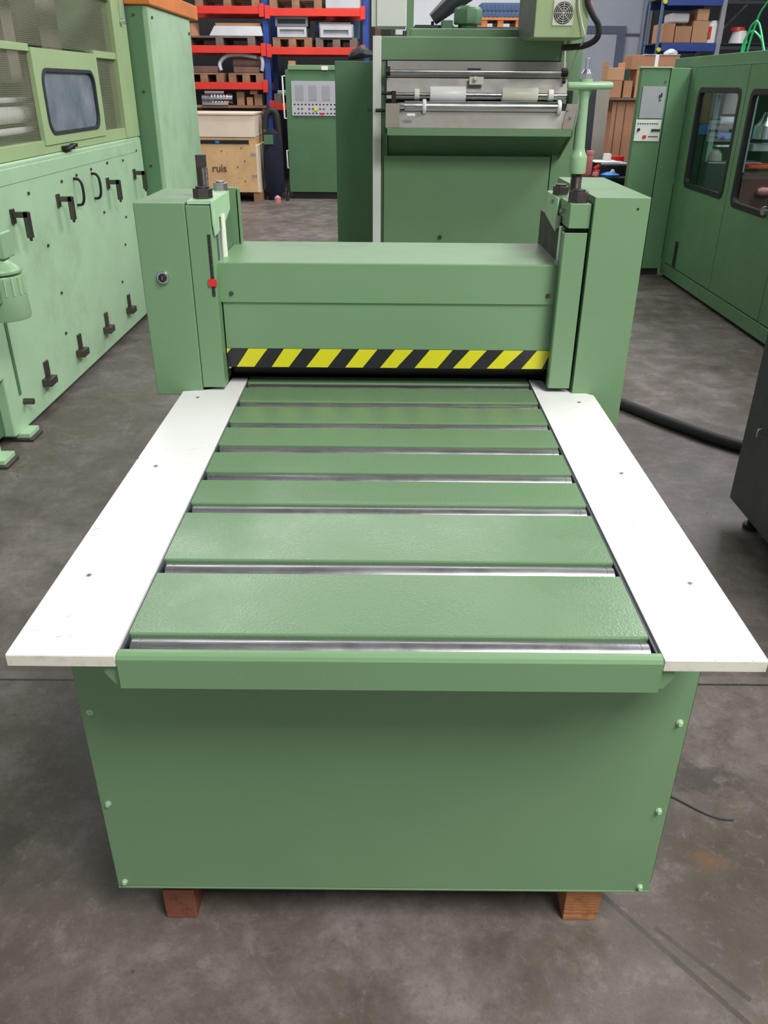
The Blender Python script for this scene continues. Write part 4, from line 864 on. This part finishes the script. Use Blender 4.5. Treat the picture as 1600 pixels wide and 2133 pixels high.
q = MB(); q.box(3.3, 3.9, 5.0, 7.0, .05, .95); q.build('inner_bed', 'greydark', K, .01)
K2 = K
cb = B(2.20, 2.447, 8.0, 8.09, .06, 1.75).build('control_cabinet', gm, K, .004); B(2.22, 2.62, 8.03, 8.08, 0, .06).build('cabinet_plinth', 'black', K)
B(2.453, 2.628, 8.0, 8.6, .06, 1.755).build('side_cabinet', gm, K, .004); B(2.18, 2.46, 7.985, 8.10, 1.752, 1.762).build('cabinet_lid', 'green_light', K, .002)
B(2.225, 2.43, 7.99, 8.0, 1.36, 1.61).build('diagram_plate', 'panelgrey', cb, .002)
cp = B(2.205, 2.43, 7.99, 8.0, 1.175, 1.35).build('control_plate', 'offwhite', cb, .002)
q = MB(); q.box(2.39, 2.40, 7.98, 7.99, 1.53, 1.56); q.box(2.375, 2.385, 7.985, 7.99, 1.52, 1.545); q.box(2.38, 2.395, 7.985, 7.99, 1.50, 1.51)
for k in range(5): q.box(2.35+k*.016, 2.361+k*.016, 7.98, 7.99, 1.255, 1.275)
for k in range(9): q.box(2.22+k*.021, 2.232+k*.021, 7.985, 7.99, 1.315, 1.322)
for k in range(6): q.box(2.33+k*.015, 2.34+k*.015, 7.985, 7.99, 1.21, 1.218)
q.cyl((2.235, 7.99, 1.27), (2.235, 7.975, 1.27), .012); q.each('switch', 'black', cp, 0)
B(2.28, 2.31, 7.98, 7.99, 1.20, 1.225).build('red_switch', 'red2', cp, .002)
q = MB(); q.cyl((2.42, 8.0, 1.655), (2.42, 7.99, 1.655), .01); q.cyl((2.60, 8.0, .95), (2.60, 7.99, .95), .008); q.cyl((2.50, 8.0, .95), (2.50, 7.99, .95), .008); q.each('cabinet_screw', 'chrome', K, 0)
for p in (((2.98, 7.87, 1.858), (2.98, 7.86, 1.95), (2.98, 7.78, 2.005), (2.98, 7.68, 2.015), (2.98, 7.5, 1.95), (2.98, 7.4, 1.858)), ((2.94, 7.64, 1.858), (2.94, 7.62, 1.95), (2.94, 7.57, 2.06), (2.94, 7.5, 2.15), (2.94, 7.3, 2.22), (2.94, 7.05, 2.1), (2.94, 7.0, 1.858)), ((2.90, 7.62, 1.858), (2.90, 7.60, 1.98), (2.90, 7.52, 2.06), (2.90, 7.4, 2.05), (2.90, 7.2, 1.858))):
    q = MB(); q.tube(p, .0075, 10); ob = q.build('air_hose', 'hosegreen', None, 0)
hs = [o for o in bx if o.name.startswith('air_hose')]
for o, l in zip(hs, ('low looping bright green air hose on the right machine roof', 'tallest bright green air hose arching above the right machine roof', 'middle bright green air hose branching on the right machine roof')): tag(o, l, 'hose', 'green air hoses on the right machine')
